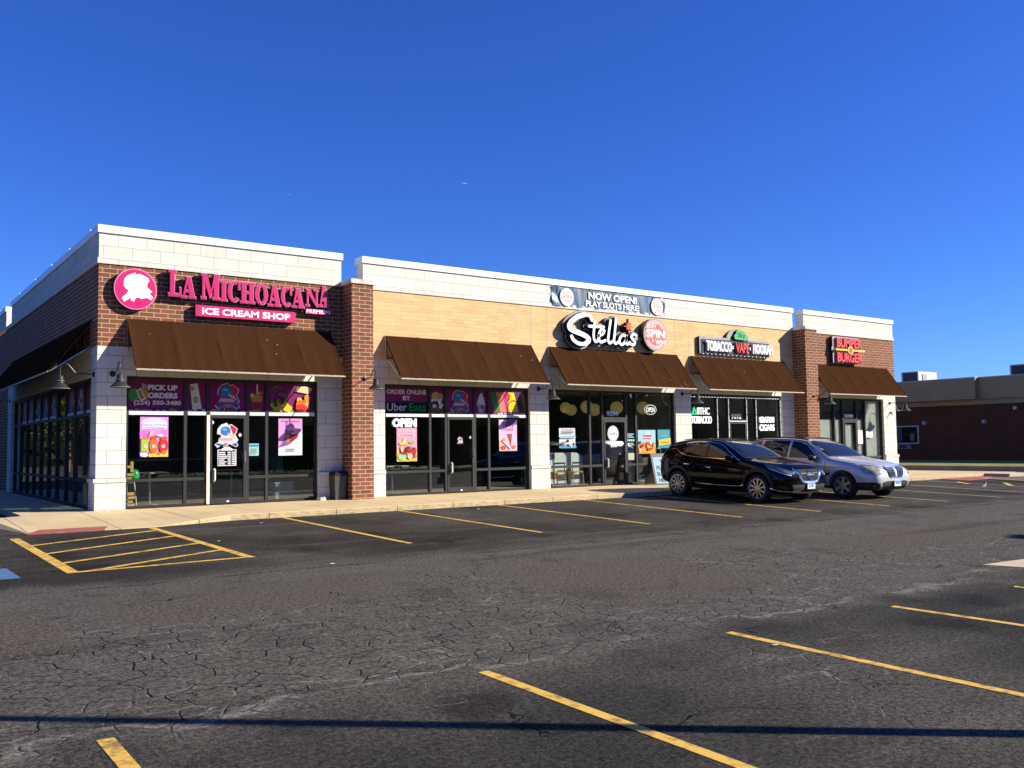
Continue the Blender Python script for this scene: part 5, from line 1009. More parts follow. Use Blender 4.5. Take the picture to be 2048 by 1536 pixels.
t = thing('arcade_cabinet', 'dark upright cabinet inside the script shop right of the door', 'cabinet', (15.95, .6, 0)); m = MB(); m.box(15.72, 16.24, .35, .8, 0, .72, 'counter_dark'); m.build('body', t); m = MB(); m.box(15.80, 16.1, .33, .36, .45, .66, '#b8b8b0'); m.build('screen', t)
# ------------------------------------------------------------------ birds
def bird(p, s, label, cat, flying):
    t = thing(cat, label, 'bird', p); p = Vector(p); m = MB(); d = Vector((-.8, .59, .1)).normalized(); sd = d.cross(Vector((0, 0, 1))).normalized(); u = sd.cross(d)
    if flying:
        m.tube([p + d * q * s for q in (-.5, -.35, -.1, .15, .32, .42, .5)], [.01 * s, .05 * s, .085 * s, .08 * s, .05 * s, .045 * s, .006 * s], 'bird_white', 8); m.add([p - d * .35 * s, p - d * .62 * s + sd * .1 * s, p - d * .62 * s - sd * .1 * s], [(0, 1, 2), (0, 2, 1)], 'bird_white'); m.build('body', t, True)
        R2 = rt; 
        for sg, dz in ((-1, .22), (1, -.18)):
            m = MB(); W_ = Vector((R2.x, R2.y, 0)).normalized() * sg
            q0 = p + d * .12 * s; q1 = p - d * .12 * s; a1 = p + W_ * .62 * s + Vector((0, 0, .07 + .10 * (dz > 0))) * s + d * .08 * s; b1 = p + W_ * .60 * s + Vector((0, 0, .03 + .08 * (dz > 0))) * s - d * .12 * s; tip = p + W_ * 1.15 * s + Vector((0, 0, dz)) * s - d * .12 * s; th = u * .03 * s
            m.add([q0, q1, b1, a1, tip, q0 + th, q1 + th, b1 + th, a1 + th, tip + th * .2], [(0, 1, 2, 3), (3, 2, 4), (8, 7, 6, 5), (9, 7, 8), (0, 3, 8, 5), (3, 4, 9, 8), (1, 6, 7, 2), (2, 7, 9, 4)], 'bird_white'); m.build('wing', t)
    else:
        m.tube([p + Vector((-.16, 0, .10)), p + Vector((-.08, 0, .12)), p + Vector((.02, 0, .15)), p + Vector((.09, 0, .17)), p + Vector((.13, 0, .23)), p + Vector((.16, 0, .26)), p + Vector((.20, 0, .255))], [.01, .04, .065, .05, .03, .032, .006], 'bird_grey', 8); m.build('body', t, True)
        for y in (-.02, .02): m = MB(); m.tube([p + Vector((.02, y, .1)), p + Vector((.03, y, 0))], .006, 'signal_amber', 5); m.build('leg', t)
bird((7.70, -3.0, 7.72), .14, 'white gull with spread wings high in the blue sky over the tan brick', 'gull', True)
bird((16.8, 30, 16.46), .14, 'tiny pale bird far off in the sky over the first shop', 'gull', True)
bird((23.72, -7.23, gz(23.7, -7.2)), 1, 'small dark pigeon standing on the asphalt at the far right', 'pigeon', False)
# ------------------------------------------------------------------ light poles that throw the long shadows
def pole(x, y, h, r_, label):
    z = gz(x, y); t = thing('light_pole', label, 'light pole', (x, y, z), 'light poles of the parking lot')
    m = MB(); m.tube([(x, y, z), (x, y, z + h)], [r_ * 1.15, r_ * .85], 'black_metal', 12); m.build('shaft', t, True)
    m = MB(); m.box(x - .24, x + .24, y - .24, y + .24, z - .1, z + .35, 'plain_concrete'); m.build('base', t)
    m = MB(); m.box(x - .3, x + .3, y - .75, y - .15, z + h, z + h + .12, 'black_metal'); m.build('lamp_head', t)
pole(4.35, -20.68, 8.5, .072, 'tall dark parking lot light pole just right of the camera, throwing the long shadow')
pole(21.5, -20.1, 5.9, .16, 'short thick parking lot light pole out of view to the right')
# ------------------------------------------------------------------ bank on the right
t = thing('bank_building', 'low dark brick bank building with a deep grey brown fascia beyond the strip mall', 'building', (52, 5, -.07))
XB = 52.0
m = MB(); m.box(XB, XB + .3, -30, 26, -.07, 3.4, 'dark_brick'); m.build('brick_wall', t)
m = MB(); m.box(XB - .05, XB, -30, 26, -.02, .25, 'dark_brick'); m.build('plinth', t)
m = MB(); m.box(XB - .12, XB + .3, -30, 26, 3.4, 3.72, 'soffit_tan'); m.build('soffit', t)
m = MB(); m.box(XB - .75, XB + 16, 7.0, 26, 3.72, 5.0, 'fascia_metal'); m.box(XB - .35, XB + 16, -30, 6.998, 3.72, 5.0, 'fascia_metal'); f = m.build('fascia', t)
m = MB(); m.box(XB - .79, XB + 16, 6.97, 26, 5.0, 5.06, 'hvac_metal'); m.box(XB - .39, XB + 16, -30, 6.968, 5.0, 5.06, 'hvac_metal'); m.build('roof_edge', f)
m = MB(); 
m.box(XB - .06, XB + .02, 11.15, 13.8, 1.02, 2.20, 'lamp_rim'); w = m.build('drive_up_window', t); m = MB(); m.box(XB - .075, XB - .06, 11.25, 13.75, 1.10, 2.12, 'car_glass'); m.box(XB - .078, XB - .075, 12.3, 12.75, 1.2, 2.12, '#2f6a58'); m.box(XB - .078, XB - .075, 11.45, 11.75, 1.2, 1.7, '#6a7a78'); m.build('pane', w)
m = MB(); m.box(XB - .16, XB + .02, 11.68, 12.75, .68, 1.0, '#a08a90'); m.box(XB - .17, XB - .16, 11.98, 12.45, .74, .96, 'hvac_grill'); m.build('cash_drawer', t)
for y, z, lab in ((10.7, 2.33, 'left grey wall light on the bank brick above the drive up window'), (6.85, 2.33, 'right grey wall light on the dark bank brick')):
    q = thing('wall_light', lab, 'wall light', (XB, y, z), 'wall lights on the bank'); m = MB(); m.lathe(Fr((XB, y, z), (0, 1, 0), (0, 0, 1), (-1, 0, 0)), [(0, 0), (.17, 0), (.17, .12), (.12, .2), (0, .22)], 'halo_grey', 14); m.build('housing', q, True); m = MB(); m.lathe(Fr((XB - .12, y, z), (0, 1, 0), (0, 0, 1), (-1, 0, 0)), [(.13, 0), (.12, .1), (.0, .14)], 'lamp_rim', 14); m.build('lens', q, True)
m = MB(); m.box(XB - .15, XB, 4.9, 5.1, 3.0, 3.18, 'lamp_rim'); tag(m.build('wall_fixture'), 'small pale camera box high on the right of the bank wall', 'camera')
def hvac(x, y, w, d, h, label):
    t = thing('rooftop_unit', label, 'air conditioner', (x, y, 5.06), 'rooftop units on the bank'); m = MB(); m.box(x, x + w, y - d, y, 5.06, 5.06 + h, 'hvac_metal'); m.build('cabinet', t)
    m = MB(); m.box(x - .02, x, y - d + .08, y - .10, 5.14, 5.06 + h - .06, 'hvac_grill'); m.box(x - .03, x + .0, y - .10, y, 5.06, 5.06 + h, 'hvac_metal'); m.build('grille', t)
    m = MB(); m.box(x + .5, x + 1.0, y - d - .04, y - d, 5.15, 5.06 + h - .2, 'halo_grey'); m.build('access_panel', t)
hvac(56.0, 14.6, 2.4, 1.25, .98, 'pale rooftop unit on the left of the bank roof'); hvac(55.0, 6.65, 2.4, 2.6, .85, 'dark sided rooftop unit at the right edge of the bank roof')
# ------------------------------------------------------------------ street side behind the camera (seen in the glass and paint)
m = MB(); m.box(-80, 160, -60, -46, -1.5, -.62, 'lawn_grass'); o = m.build('lawn'); o['kind'] = 'structure'
def tree(x, y, h, r_, label, seed, k='leaf_green', group='trees along the street'):
    z = gz(x, y) - .1; t = thing('broadleaf_tree', label, 'tree', (x, y, z), group); rnd = random.Random(seed); m = MB()
    m.tube([(x, y, z), (x + .1, y, z + h * .3), (x - .05, y + .1, z + h * .62)], [.2, .15, .06], 'bark', 8)
    for i in range(6): a = i * 1.05 + rnd.random(); m.tube([(x, y, z + h * (.28 + .04 * i)), (x + math.cos(a) * r_ * .55, y + math.sin(a) * r_ * .55, z + h * (.5 + .05 * i))], [.07, .02], 'bark', 5)
    m.build('trunk', t, True); m = MB()
    cl = [(rnd.gauss(0, .45) * r_, rnd.gauss(0, .45) * r_, h * rnd.uniform(.34, .95)) for _ in range(26)]
    for cx, cy, cz in cl:
        q = r_ * rnd.uniform(.22, .42)
        for _ in range(70):
            c = Vector((x + cx, y + cy, z + cz)) + Vector((rnd.gauss(0, .5), rnd.gauss(0, .5), rnd.gauss(0, .4))) * q; a = Vector((rnd.gauss(0, 1), rnd.gauss(0, 1), rnd.gauss(0, 1))).normalized(); b = a.cross(Vector((rnd.random(), rnd.random(), rnd.random()))).normalized(); s_ = rnd.uniform(.10, .2)
            m.add([c - a * s_, c + b * s_ * .6, c + a * s_, c - b * s_ * .6], [(0, 1, 2, 3)], k)
    m.build('crown', t)
for i, x in enumerate((-14, -4, 5, 13, 22, 30, 39, 49, 60, 74, 90)): tree(x, -52 - (i * 37 % 7), 7.5 + (i * 13 % 5) * .8, 4.2, 'green street tree across the road behind the viewpoint', 40 + i, 'leaf_green' if i % 3 else 'leaf_olive')
for i, (x, y) in enumerate(((-12, 38), (-17, 46), (-8.5, 50))): tree(x, y, 7.5, 4.0, 'olive green tree behind the left end of the building', 80 + i, 'leaf_olive', 'trees behind the left end')
m = MB(); rnd = random.Random(12)
for i in range(5200):
    c = Vector((rnd.uniform(-60, 150), -66 + rnd.gauss(0, .8), -.8 + 9.5 * rnd.random() ** .8 + 1.2 * math.sin(i * .7))); a = Vector((rnd.gauss(0, 1), rnd.gauss(0, .4), rnd.gauss(0, 1))).normalized(); b = a.cross(Vector((rnd.gauss(0, .3), 1, rnd.gauss(0, .3)))).normalized(); s_ = rnd.uniform(.5, .95)
    m.add([c - a * s_, c + b * s_ * .8, c + a * s_, c - b * s_ * .8], [(0, 1, 2, 3)], 'leaf_green' if i % 3 else 'leaf_olive')
def backing_grove(P0, P1, n, h):                                  # dark solid backing, added to keep bright sky out of the reflections
    P0, P1 = Vector(P0), Vector(P1); vs = []; d = (P1 - P0).normalized(); nn = Vector((-d.y, d.x, 0))
    for i in range(n + 1):
        q = P0.lerp(P1, i / n); hh = h * (.8 + .2 * math.sin(i * 1.7) + .15 * math.sin(i * .61 + 1))
        for w, z in ((-2, -1.5), (-2.4 + .5 * math.sin(i * 2.1), hh * .6), (-.8, hh), (1.2, hh * .95), (2.4, hh * .5), (2, -1.5)): v = q + nn * w; vs.append((v.x, v.y, z))
    m.add(vs, [(i * 6 + j, (i + 1) * 6 + j, (i + 1) * 6 + j + 1, i * 6 + j + 1) for i in range(n) for j in range(5)], 'backing_dark')
    for i in range(n * 22):
        q = P0.lerp(P1, rnd.random()); c = q + nn * rnd.uniform(-3.4, 3.4) + Vector((0, 0, h * 1.12 * rnd.random() ** .7 - .6)); a = Vector((rnd.gauss(0, 1), rnd.gauss(0, 1), rnd.gauss(0, 1))).normalized(); b = a.cross(Vector((rnd.random(), rnd.random(), rnd.random()))).normalized(); s_ = rnd.uniform(.35, .8)
        m.add([c - a * s_, c + b * s_ * .7, c + a * s_, c - b * s_ * .7], [(0, 1, 2, 3)], 'leaf_green' if i % 3 else 'leaf_olive')
backing_grove((-80, -70, 0), (170, -70, 0), 120, 9.5); backing_grove((-70, 76, 0), (2, 76, 0), 40, 9); backing_grove((-32, 10, 0), (-32, 76, 0), 34, 8.5)
for i in range(1500):
    c = Vector((-26 + rnd.gauss(0, 1.5), rnd.uniform(18, 75), -.3 + 8 * rnd.random())); a = Vector((rnd.gauss(0, .4), rnd.gauss(0, 1), rnd.gauss(0, 1))).normalized(); b = a.cross(Vector((1, rnd.gauss(0, .3), rnd.gauss(0, .3)))).normalized(); s_ = rnd.uniform(.5, .95)
    m.add([c - a * s_, c + b * s_ * .8, c + a * s_, c - b * s_ * .8], [(0, 1, 2, 3)], 'leaf_green' if i % 3 else 'leaf_olive')
o = m.build('added_woods'); tag(o, 'added unseen mass of dark green trees around the parking lot edges, darkening the reflections', 'added_woods', None, 'stuff')
m = MB(); rnd = random.Random(11)
for i in range(3200):
    c = Vector((rnd.uniform(-30, 90), -46.5 + rnd.gauss(0, .35), -.5 + rnd.uniform(0, 1.25))); a = Vector((rnd.gauss(0, 1), rnd.gauss(0, 1), rnd.gauss(0, 1))).normalized(); b = a.cross(Vector((rnd.random(), rnd.random(), rnd.random()))).normalized(); s_ = rnd.uniform(.12, .25)
    m.add([c - a * s_, c + b * s_ * .6, c + a * s_, c - b * s_ * .6], [(0, 1, 2, 3)], 'leaf_green')
tag(m.build('hedge'), 'low green hedge along the street behind the viewpoint', 'hedge')
for i, (x, y, lab) in enumerate(((2.2, -4.0, 'white paper scrap on the asphalt near the kerb and the hatched bay'), (.6, -6.3, 'white paper scrap just right of the yellow hatched bay'), (7.4, -3.9, 'white paper scrap between two parking lines below the second shop'), (2.3, -16.2, 'pale flat scrap on the near asphalt left of a long yellow line'), (1.1, -9.6, 'tiny white scrap in the middle of the lane'))):
    z = gz(x, y); rnd = random.Random(i); m = MB(); vs = [(x + .035 * math.cos(q) * rnd.uniform(.6, 1.2), y + .03 * math.sin(q) * rnd.uniform(.6, 1.2), z + .006 + rnd.uniform(0, .012)) for q in (0, 1.1, 2.3, 3.4, 4.4, 5.4)]
    m.add(vs + [(a, b, c + .004) for a, b, c in vs], [(0, 1, 2, 3, 4, 5), (11, 10, 9, 8, 7, 6)][::-1] + [(j, (j + 1) % 6, 6 + (j + 1) % 6, 6 + j) for j in range(6)], 'sign_white'); tag(m.build('paper_scrap', fix=True), lab, 'paper scrap', 'paper scraps on the parking lot')
# ------------------------------------------------------------------ cars: local x runs from the nose to the tail, +y is the side towards the camera
def car_body(st, name, mat, axles, wr, hw):
    rows = []
    for (x, zb, zs, zr, w, ws, wr_) in st:
        ze = zr - .05 if zr - zs > .2 else zs + (zr - zs) * .6
        zm = zb + (zs - zb) * .52
        half = [(0, zb), (w * .80, zb), (w * .965, zb + (zs - zb) * .16), (w, zm), (w * .995, zm + (zs - zm) * .5), (ws, zs), ((ws + wr_) / 2 + .012, (zs + ze) / 2), (wr_, ze), (wr_ * .62, zr - .012), (0, zr)]
        rows.append([(x, y, z) for y, z in half] + [(x, -y, z) for y, z in half[-2:0:-1]])
    m = MB(); n = len(rows[0]); vs = [p for r_ in rows for p in r_]
    fs = [(i * n + j, i * n + (j + 1) % n, (i + 1) * n + (j + 1) % n, (i + 1) * n + j) for i in range(len(rows) - 1) for j in range(n)]
    fs += [tuple(range(n)), tuple(range((len(rows) - 1) * n, len(rows) * n))]
    m.add(vs, fs, mat); o = m.build(name, None, False, True, True)
    s = o.modifiers.new('s', 'SUBSURF'); s.levels = s.render_levels = 3
    def bake():
        dg = bpy.context.evaluated_depsgraph_get(); me = bpy.data.meshes.new_from_object(o.evaluated_get(dg)); o.modifiers.clear(); old = o.data; o.data = me; me.name = name; bpy.data.meshes.remove(old)
    bake(); me = o.data
    bvh = BVHTree.FromPolygons([v.co.copy() for v in me.vertices], [list(p.vertices) for p in me.polygons])
    for ax in axles:
        for sg in (-1, 1):
            c = MB(); c.lathe(Fr((ax, sg * (hw - .33), wr + .01), (1, 0, 0), (0, 0, 1), (0, sg, 0)), [(0, 0), (wr * 1.17, 0), (wr * 1.17, .8), (0, .8)], 'arch_black', 40)
            k = c.build('cutter', None, False, True, True)
            b = o.modifiers.new('b', 'BOOLEAN'); b.operation = 'DIFFERENCE'; b.object = k; b.solver = 'EXACT'
            bpy.context.view_layer.update(); bake(); bpy.data.objects.remove(k)
    o.data.shade_smooth(); o.data.set_sharp_from_angle(angle=R(38))
    return o, bvh
class Proj:                                              # lays patches and strips on a body by ray
    def __init__(s, bvh, origin, u, v, d): s.b = bvh; s.o = Vector(origin); s.u = Vector(u).normalized(); s.v = Vector(v); s.d = Vector(d).normalized()
    def hit(s, a, b, off):
        p = s.o + s.u * a + s.v * b; h = s.b.ray_cast(p, s.d)
        if h[0] is None: return None
        n = h[1]; n = n if n.dot(s.d) < 0 else -n
        return h[0] + n * off
    def patch(s, m, poly, k, off=.006, step=.05):
        bm = bmesh.new(); vs = [bm.verts.new((a, b, 0)) for a, b in poly]; bm.faces.new(vs)
        for ax in (0, 1):
            lo = min(p[ax] for p in poly); hi = max(p[ax] for p in poly); n = int((hi - lo) / step)
            for i in range(1, n + 1):
                co = [0, 0, 0]; co[ax] = lo + (hi - lo) * i / (n + 1); no = [0, 0, 0]; no[ax] = 1
                bmesh.ops.bisect_plane(bm, geom=bm.verts[:] + bm.edges[:] + bm.faces[:], plane_co=co, plane_no=no)
        bm.verts.ensure_lookup_table(); out = [s.hit(v.co.x, v.co.y, off) for v in bm.verts]
        for i, v in enumerate(bm.verts): v.index = i
        fs = [[v.index for v in f.verts] for f in bm.faces if all(out[v.index] is not None for v in f.verts)]
        q = [p if p is not None else Vector((0, 0, 0)) for p in out]; fx = []
        for f in fs:
            nn = (q[f[1]] - q[f[0]]).cross(q[f[2]] - q[f[0]]); fx.append(f if nn.dot(s.d) < 0 else f[::-1])
        m.add(q, fx, k); bm.free()
    def strip(s, m, pts, w, k, off=.006, smooth=True, lift=.0):
        P = spline(pts, 8) if smooth and len(pts) > 2 else [tuple(Vector(pts[i]).lerp(Vector(pts[i + 1]), j / 8)) for i in range(len(pts) - 1) for j in range(8)] + [tuple(pts[-1])]
        A = []; 
        for i in range(len(P)):
            t = Vector(P[min(i + 1, len(P) - 1)]) - Vector(P[max(0, i - 1)]); t.normalize(); nn = Vector((-t.y, t.x)) * w / 2; p = Vector(P[i])
            A.append((s.hit(*(p + nn), off), s.hit(*p, off + lift), s.hit(*(p - nn), off)))
        for i in range(len(A) - 1):
            for j in (0, 1):
                q = [A[i][j], A[i + 1][j], A[i + 1][j + 1], A[i][j + 1]]
                if all(x is not None for x in q):
                    nn = (q[1] - q[0]).cross(q[2] - q[0]); m.add(q, [(0, 1, 2, 3) if nn.dot(s.d) < 0 else (3, 2, 1, 0)], k)
def wheel(root, x, y, sg, wr, rim, spokes, rk, tk='tyre'):
    Fw = Fr((x, y, wr), (1, 0, 0), (0, 0, 1), (0, sg, 0))
    m = MB(); w = .235; m.lathe(Fw, [(rim, -w + .02), (wr - .02, -w), (wr, -w + .03), (wr, -.03), (wr - .02, 0), (rim + .015, .005), (rim, -.01), (rim - .015, -.06), (rim - .02, -w + .02)], tk, 48)
    t = m.build('tyre', None, True, True); m = MB(); m.lathe(Fw, [(rim + .004, -.01), (rim + .004, .006), (rim - .014, .008), (rim - .03, -.03), (rim - .035, -.10)], rk, 48)
    m.lathe(Fw, [(rim - .03, -.09), (0, -.09)], 'rim_dark', 32)
    for i in range(spokes):
        a = 2 * math.pi * (i + .5) / spokes + .1
        if spokes >= 7:
            for da, r0, r1, w0, w1, kk in ((0, .05, rim - .02, .013, .036, rk),):
                c, s_ = math.cos(a), math.sin(a); pol = [(r0 * c - w0 * s_, r0 * s_ + w0 * c), (r0 * c + w0 * s_, r0 * s_ - w0 * c), (r1 * c + w1 * s_, r1 * s_ - w1 * c), (r1 * c - w1 * s_ * .4, r1 * s_ + w1 * c * .4)]
                m.prism(Fw, pol, -.07, -.012, kk, 'rim_dark')
        else:
            c, s_ = math.cos(a), math.sin(a); r0, r1, w0, w1 = .05, rim - .02, .045, .036
            m.prism(Fw, [(r0 * c - w0 * s_, r0 * s_ + w0 * c), (r0 * c + w0 * s_, r0 * s_ - w0 * c), (r1 * c + w1 * s_, r1 * s_ - w1 * c), (r1 * c - w1 * s_, r1 * s_ + w1 * c)], -.06, -.006, rk)
    m.lathe(Fw, [(0, -.002), (.05, -.004), (.065, -.02), (.065, -.06)], rk, 20)
    r_ = m.build('rim', None, False, True); return t, r_
def add_wheel(root, x, y, sg, wr, rim, spokes, rk):
    w = bpy.data.objects.new('wheel', None); COL.objects.link(w); w.parent = root
    for o in wheel(root, x, y, sg, wr, rim, spokes, rk): o.parent = w
def place(root, x, y0, y1, hz=1.0, hx=1.0):
    a = Vector((x, y0, gz(x, y0))); b = Vector((x, y1, gz(x, y1))); X = (b - a).normalized(); Y = Vector((-1, 0, .0017)); Z = X.cross(Y).normalized(); Y = Z.cross(X); Z = Z * hz; X = X * hx
    root.matrix_world = Matrix(((X.x, Y.x, Z.x, a.x), (X.y, Y.y, Z.y, a.y), (X.z, Y.z, Z.z, a.z), (0, 0, 0, 1)))
def part(m, name, root, smooth=True): 
    o = m.build(name, None, smooth, True); o.parent = root; return o
def mirror_at(root, x, y, z, k, kk):
    for sg in (-1, 1):
        m = MB(); X = Fr((x, sg * y, z), (1, 0, 0), (0, 1, 0), (0, 0, 1)); pr = []
        m.tube([(x - .11, sg * (y + .10), z), (x - .08, sg * (y + .10), z + .005), (x, sg * (y + .10), z + .01), (x + .07, sg * (y + .10), z + .01), (x + .085, sg * (y + .10), z + .01)], [.02, .07, .092, .09, .07], k, 14)
        for v in m.v: v.y = sg * (y + .10) + (v.y - sg * (y + .10)) * 1.15; v.z = z + (v.z - z) * .86
        m.tube([(x + .02, sg * (y - .08), z - .06), (x + .01, sg * (y + .06), z - .03)], .025, kk, 8); part(m, 'wing_mirror', root)
# ---------------------------------------------------------------- black car
root = thing('parked_car', 'glossy black crossover car parked nose out at the kerb, nearest the camera', 'car')
st = [(0.00, .42, .60, .72, .52, .49, .38), (.06, .29, .74, .91, .75, .71, .58), (.24, .23, .87, 1.025, .895, .845, .68), (.6, .22, .95, 1.085, .945, .885, .74), (.95, .22, 1.0, 1.12, .955, .90, .78), (1.28, .22, 1.04, 1.15, .955, .90, .80), (1.42, .22, 1.06, 1.20, .955, .90, .80), (1.8, .22, 1.085, 1.43, .955, .90, .74), (2.2, .22, 1.10, 1.605, .955, .90, .695), (2.65, .22, 1.115, 1.675, .955, .90, .67), (3.2, .22, 1.14, 1.69, .955, .90, .66), (3.7, .24, 1.185, 1.66, .955, .89, .645), (4.1, .28, 1.23, 1.615, .95, .87, .62), (4.38, .33, 1.23, 1.56, .93, .855, .60), (4.50, .36, 1.18, 1.43, .90, .835, .59), (4.60, .40, 1.02, 1.16, .84, .79, .56), (4.66, .46, .80, .88, .66, .63, .44)]
body, bvh = car_body(st, 'body', 'black_paint', (.95, 3.80), .37, .955); body.parent = root
SP = Proj(bvh, (0, 3, 0), (1, 0, 0), (0, 0, 1), (0, -1, 0)); SN = Proj(bvh, (0, -3, 0), (1, 0, 0), (0, 0, 1), (0, 1, 0)); FP_ = Proj(bvh, (-2, 0, 0), (0, 1, 0), (0, 0, 1), (1, 0, 0)); TP = Proj(bvh, (0, 0, 4), (1, 0, 0), (0, 1, 0), (0, 0, -1))
front = [(1.74, 1.15), (2.25, 1.455), (2.5, 1.52), (2.72, 1.545), (2.72, 1.165)]; rear = [(2.80, 1.17), (2.80, 1.55), (3.2, 1.55), (3.52, 1.515), (3.60, 1.26), (3.5, 1.225)]; quar = [(3.66, 1.275), (3.60, 1.505), (3.88, 1.465), (4.06, 1.42), (3.95, 1.38)]
for S_ in (SP, SN):
    for poly in (front, rear, quar): m = MB(); S_.patch(m, poly, 'car_glass', .004, .06); part(m, 'side_window', root)
    m = MB(); S_.strip(m, [(1.60, 1.10), (2.0, 1.325), (2.26, 1.48), (2.55, 1.545), (2.9, 1.575), (3.3, 1.57), (3.75, 1.52), (4.15, 1.45)], .020, 'chrome', .008); S_.strip(m, [(1.55, 1.11), (2.2, 1.125), (2.9, 1.145), (3.45, 1.185), (3.72, 1.245), (3.98, 1.355), (4.2, 1.355), (4.42, 1.28)], .017, 'chrome', .008); part(m, 'chrome_trim', root)
    m = MB(); S_.strip(m, [(1.42, .44), (1.6, .405), (2.2, .40), (2.9, .415), (3.15, .43)], .035, 'chrome', .012, True, .012); part(m, 'sill_trim', root)
    m = MB(); S_.strip(m, [(1.28, .27), (2.0, .27), (3.4, .28)], .13, 'cladding', .010); part(m, 'sill_cladding', root)
    for ax in (.95, 3.80): m = MB(); S_.strip(m, [(ax + .475 * math.cos(R(q)), .38 + .475 * math.sin(R(q))) for q in range(-14, 196, 10)], .075, 'cladding', .008); part(m, 'wheel_arch', root)
    m = MB(); 
    for pts in ([(1.50, 1.07), (1.46, .75), (1.52, .34)], [(2.76, 1.08), (2.76, .75), (2.72, .34)], [(3.56, 1.13), (3.50, .95), (3.34, .80), (3.28, .36)]): S_.strip(m, pts, .010, 'arch_black', .002)
    part(m, 'door_seam', root)
    for x, z in ((2.52, .865), (3.32, .93)):
        m = MB(); S_.strip(m, [(x, z), (x + .1, z + .004), (x + .2, z + .012)], .032, 'chrome', .03, True, .012); part(m, 'door_handle', root)
    sg = 1 if S_ is SP else -1
    HP = Proj(bvh, (-2 * .78, sg * 2 * .62, 0), (.62, sg * .78, 0), (0, 0, 1), (.78, -sg * .62, 0))
    hp = [(.46, .80), (.60, .86), (.80, .925), (1.02, .98), (1.14, 1.0), (1.08, .91), (.92, .835), (.74, .765), (.58, .73)]
    m = MB(); HP.patch(m, hp, 'headlight_clear', .010, .04); part(m, 'headlight', root)
    m = MB(); HP.strip(m, [(.47, .81), (.62, .87), (.82, .937), (1.12, 1.005)], .016, 'chrome', .016, True); part(m, 'headlight_trim', root); m = MB(); HP.strip(m, [(.56, .735), (.72, .775), (.90, .84), (1.07, .91)], .014, 'sign_white', .015, True); part(m, 'running_light', root)
    m = MB(); HP.strip(m, [(.30, .335), (.6, .335), (.85, .34), (1.05, .40)], .022, 'chrome', .010, True, .006); part(m, 'bumper_trim', root)
    m = MB(); HP.patch(m, [(.62, .44), (.86, .50), (.84, .42), (.64, .37)], 'cladding', .008, .05); part(m, 'fog_light_recess', root)
    m = MB(); S_.patch(m, [(4.22, 1.17), (4.50, 1.13), (4.55, 1.06), (4.36, 1.06), (4.27, 1.10)], 'tail_red', .012, .05); part(m, 'tail_light', root)
m = MB(); FP_.patch(m, [(-.78, 1.175), (.78, 1.175), (.74, 1.28), (.68, 1.44), (.60, 1.575), (0, 1.60), (-.60, 1.575), (-.68, 1.44), (-.74, 1.28)], 'windshield_glass', .004, .08); part(m, 'windshield', root)
m = MB(); FP_.strip(m, [(-.79, 1.175), (-.75, 1.28), (-.69, 1.44), (-.61, 1.575)], .022, 'chrome', .006); FP_.strip(m, [(.79, 1.175), (.75, 1.28), (.69, 1.44), (.61, 1.575)], .022, 'chrome', .006); FP_.strip(m, [(-.78, 1.168), (0, 1.168), (.78, 1.168)], .02, 'cladding', .006); part(m, 'windshield_trim', root)
m = MB(); FP_.patch(m, [(-.44, .89), (.44, .89), (.38, .72), (.26, .58), (-.26, .58), (-.38, .72)], 'arch_black', .008, .05); part(m, 'grille', root)
m = MB(); FP_.strip(m, [(.55, .90), (.44, .77), (.32, .60), (.22, .555), (0, .55), (-.22, .555), (-.32, .60), (-.44, .77), (-.55, .90)], .075, 'chrome', .014, True, .012)
part(m, 'grille_surround', root)
for z in (.66, .72, .79): m = MB(); FP_.strip(m, [(-.33, z), (0, z), (.33, z)], .012, 'rim_dark', .016); part(m, 'grille_bar', root)
m = MB(); FP_.strip(m, [(.10 * math.cos(R(q)), .75 + .105 * math.sin(R(q))) for q in range(0, 361, 20)], .026, 'chrome', .03, True, .01); FP_.strip(m, [(-.135, .75), (0, .75), (.135, .75)], .035, 'chrome', .035); part(m, 'badge', root)
m = MB(); FP_.patch(m, [(-.66, .50), (.66, .50), (.60, .34), (-.60, .34)], 'cladding', .008, .06); part(m, 'lower_grille', root)
m = MB(); FP_.strip(m, [(-.62, .33), (-.3, .30), (0, .295), (.3, .30), (.62, .33)], .035, 'chrome', .012, True, .012); part(m, 'skid_trim', root)
m = MB(); m.box(-.045, -.03, -.152, .152, .385, .54, 'plate_white'); m.box(-.047, -.045, -.14, .14, .495, .533, 'plate_blue'); m.box(-.047, -.045, -.09, .02, .435, .485, 'plate_blue'); m.box(-.047, -.045, .04, .10, .425, .475, '#6a8fc0'); part(m, 'licence_plate', root, False)
m = MB(); TP.strip(m, [(2.3, .56), (3.0, .56), (3.9, .53)], .05, 'cladding', .02, True, .02); part(m, 'roof_rail', root); m = MB(); TP.strip(m, [(2.3, -.56), (3.0, -.56), (3.9, -.53)], .05, 'cladding', .02, True, .02); part(m, 'roof_rail', root)
m = MB(); m.tube([(1.36, .45, 1.20), (1.40, .0, 1.225), (1.44, -.35, 1.235)], .010, 'arch_black', 6); part(m, 'wiper', root)
mirror_at(root, 1.82, .90, 1.15, 'black_paint', 'cladding')
for ax in (.95, 3.80):
    for sg in (1, -1): add_wheel(root, ax, sg * .935, sg, .37, .265, 10, 'rim_silver')
place(root, 15.38, -7.08, -2.2, .965, .968)
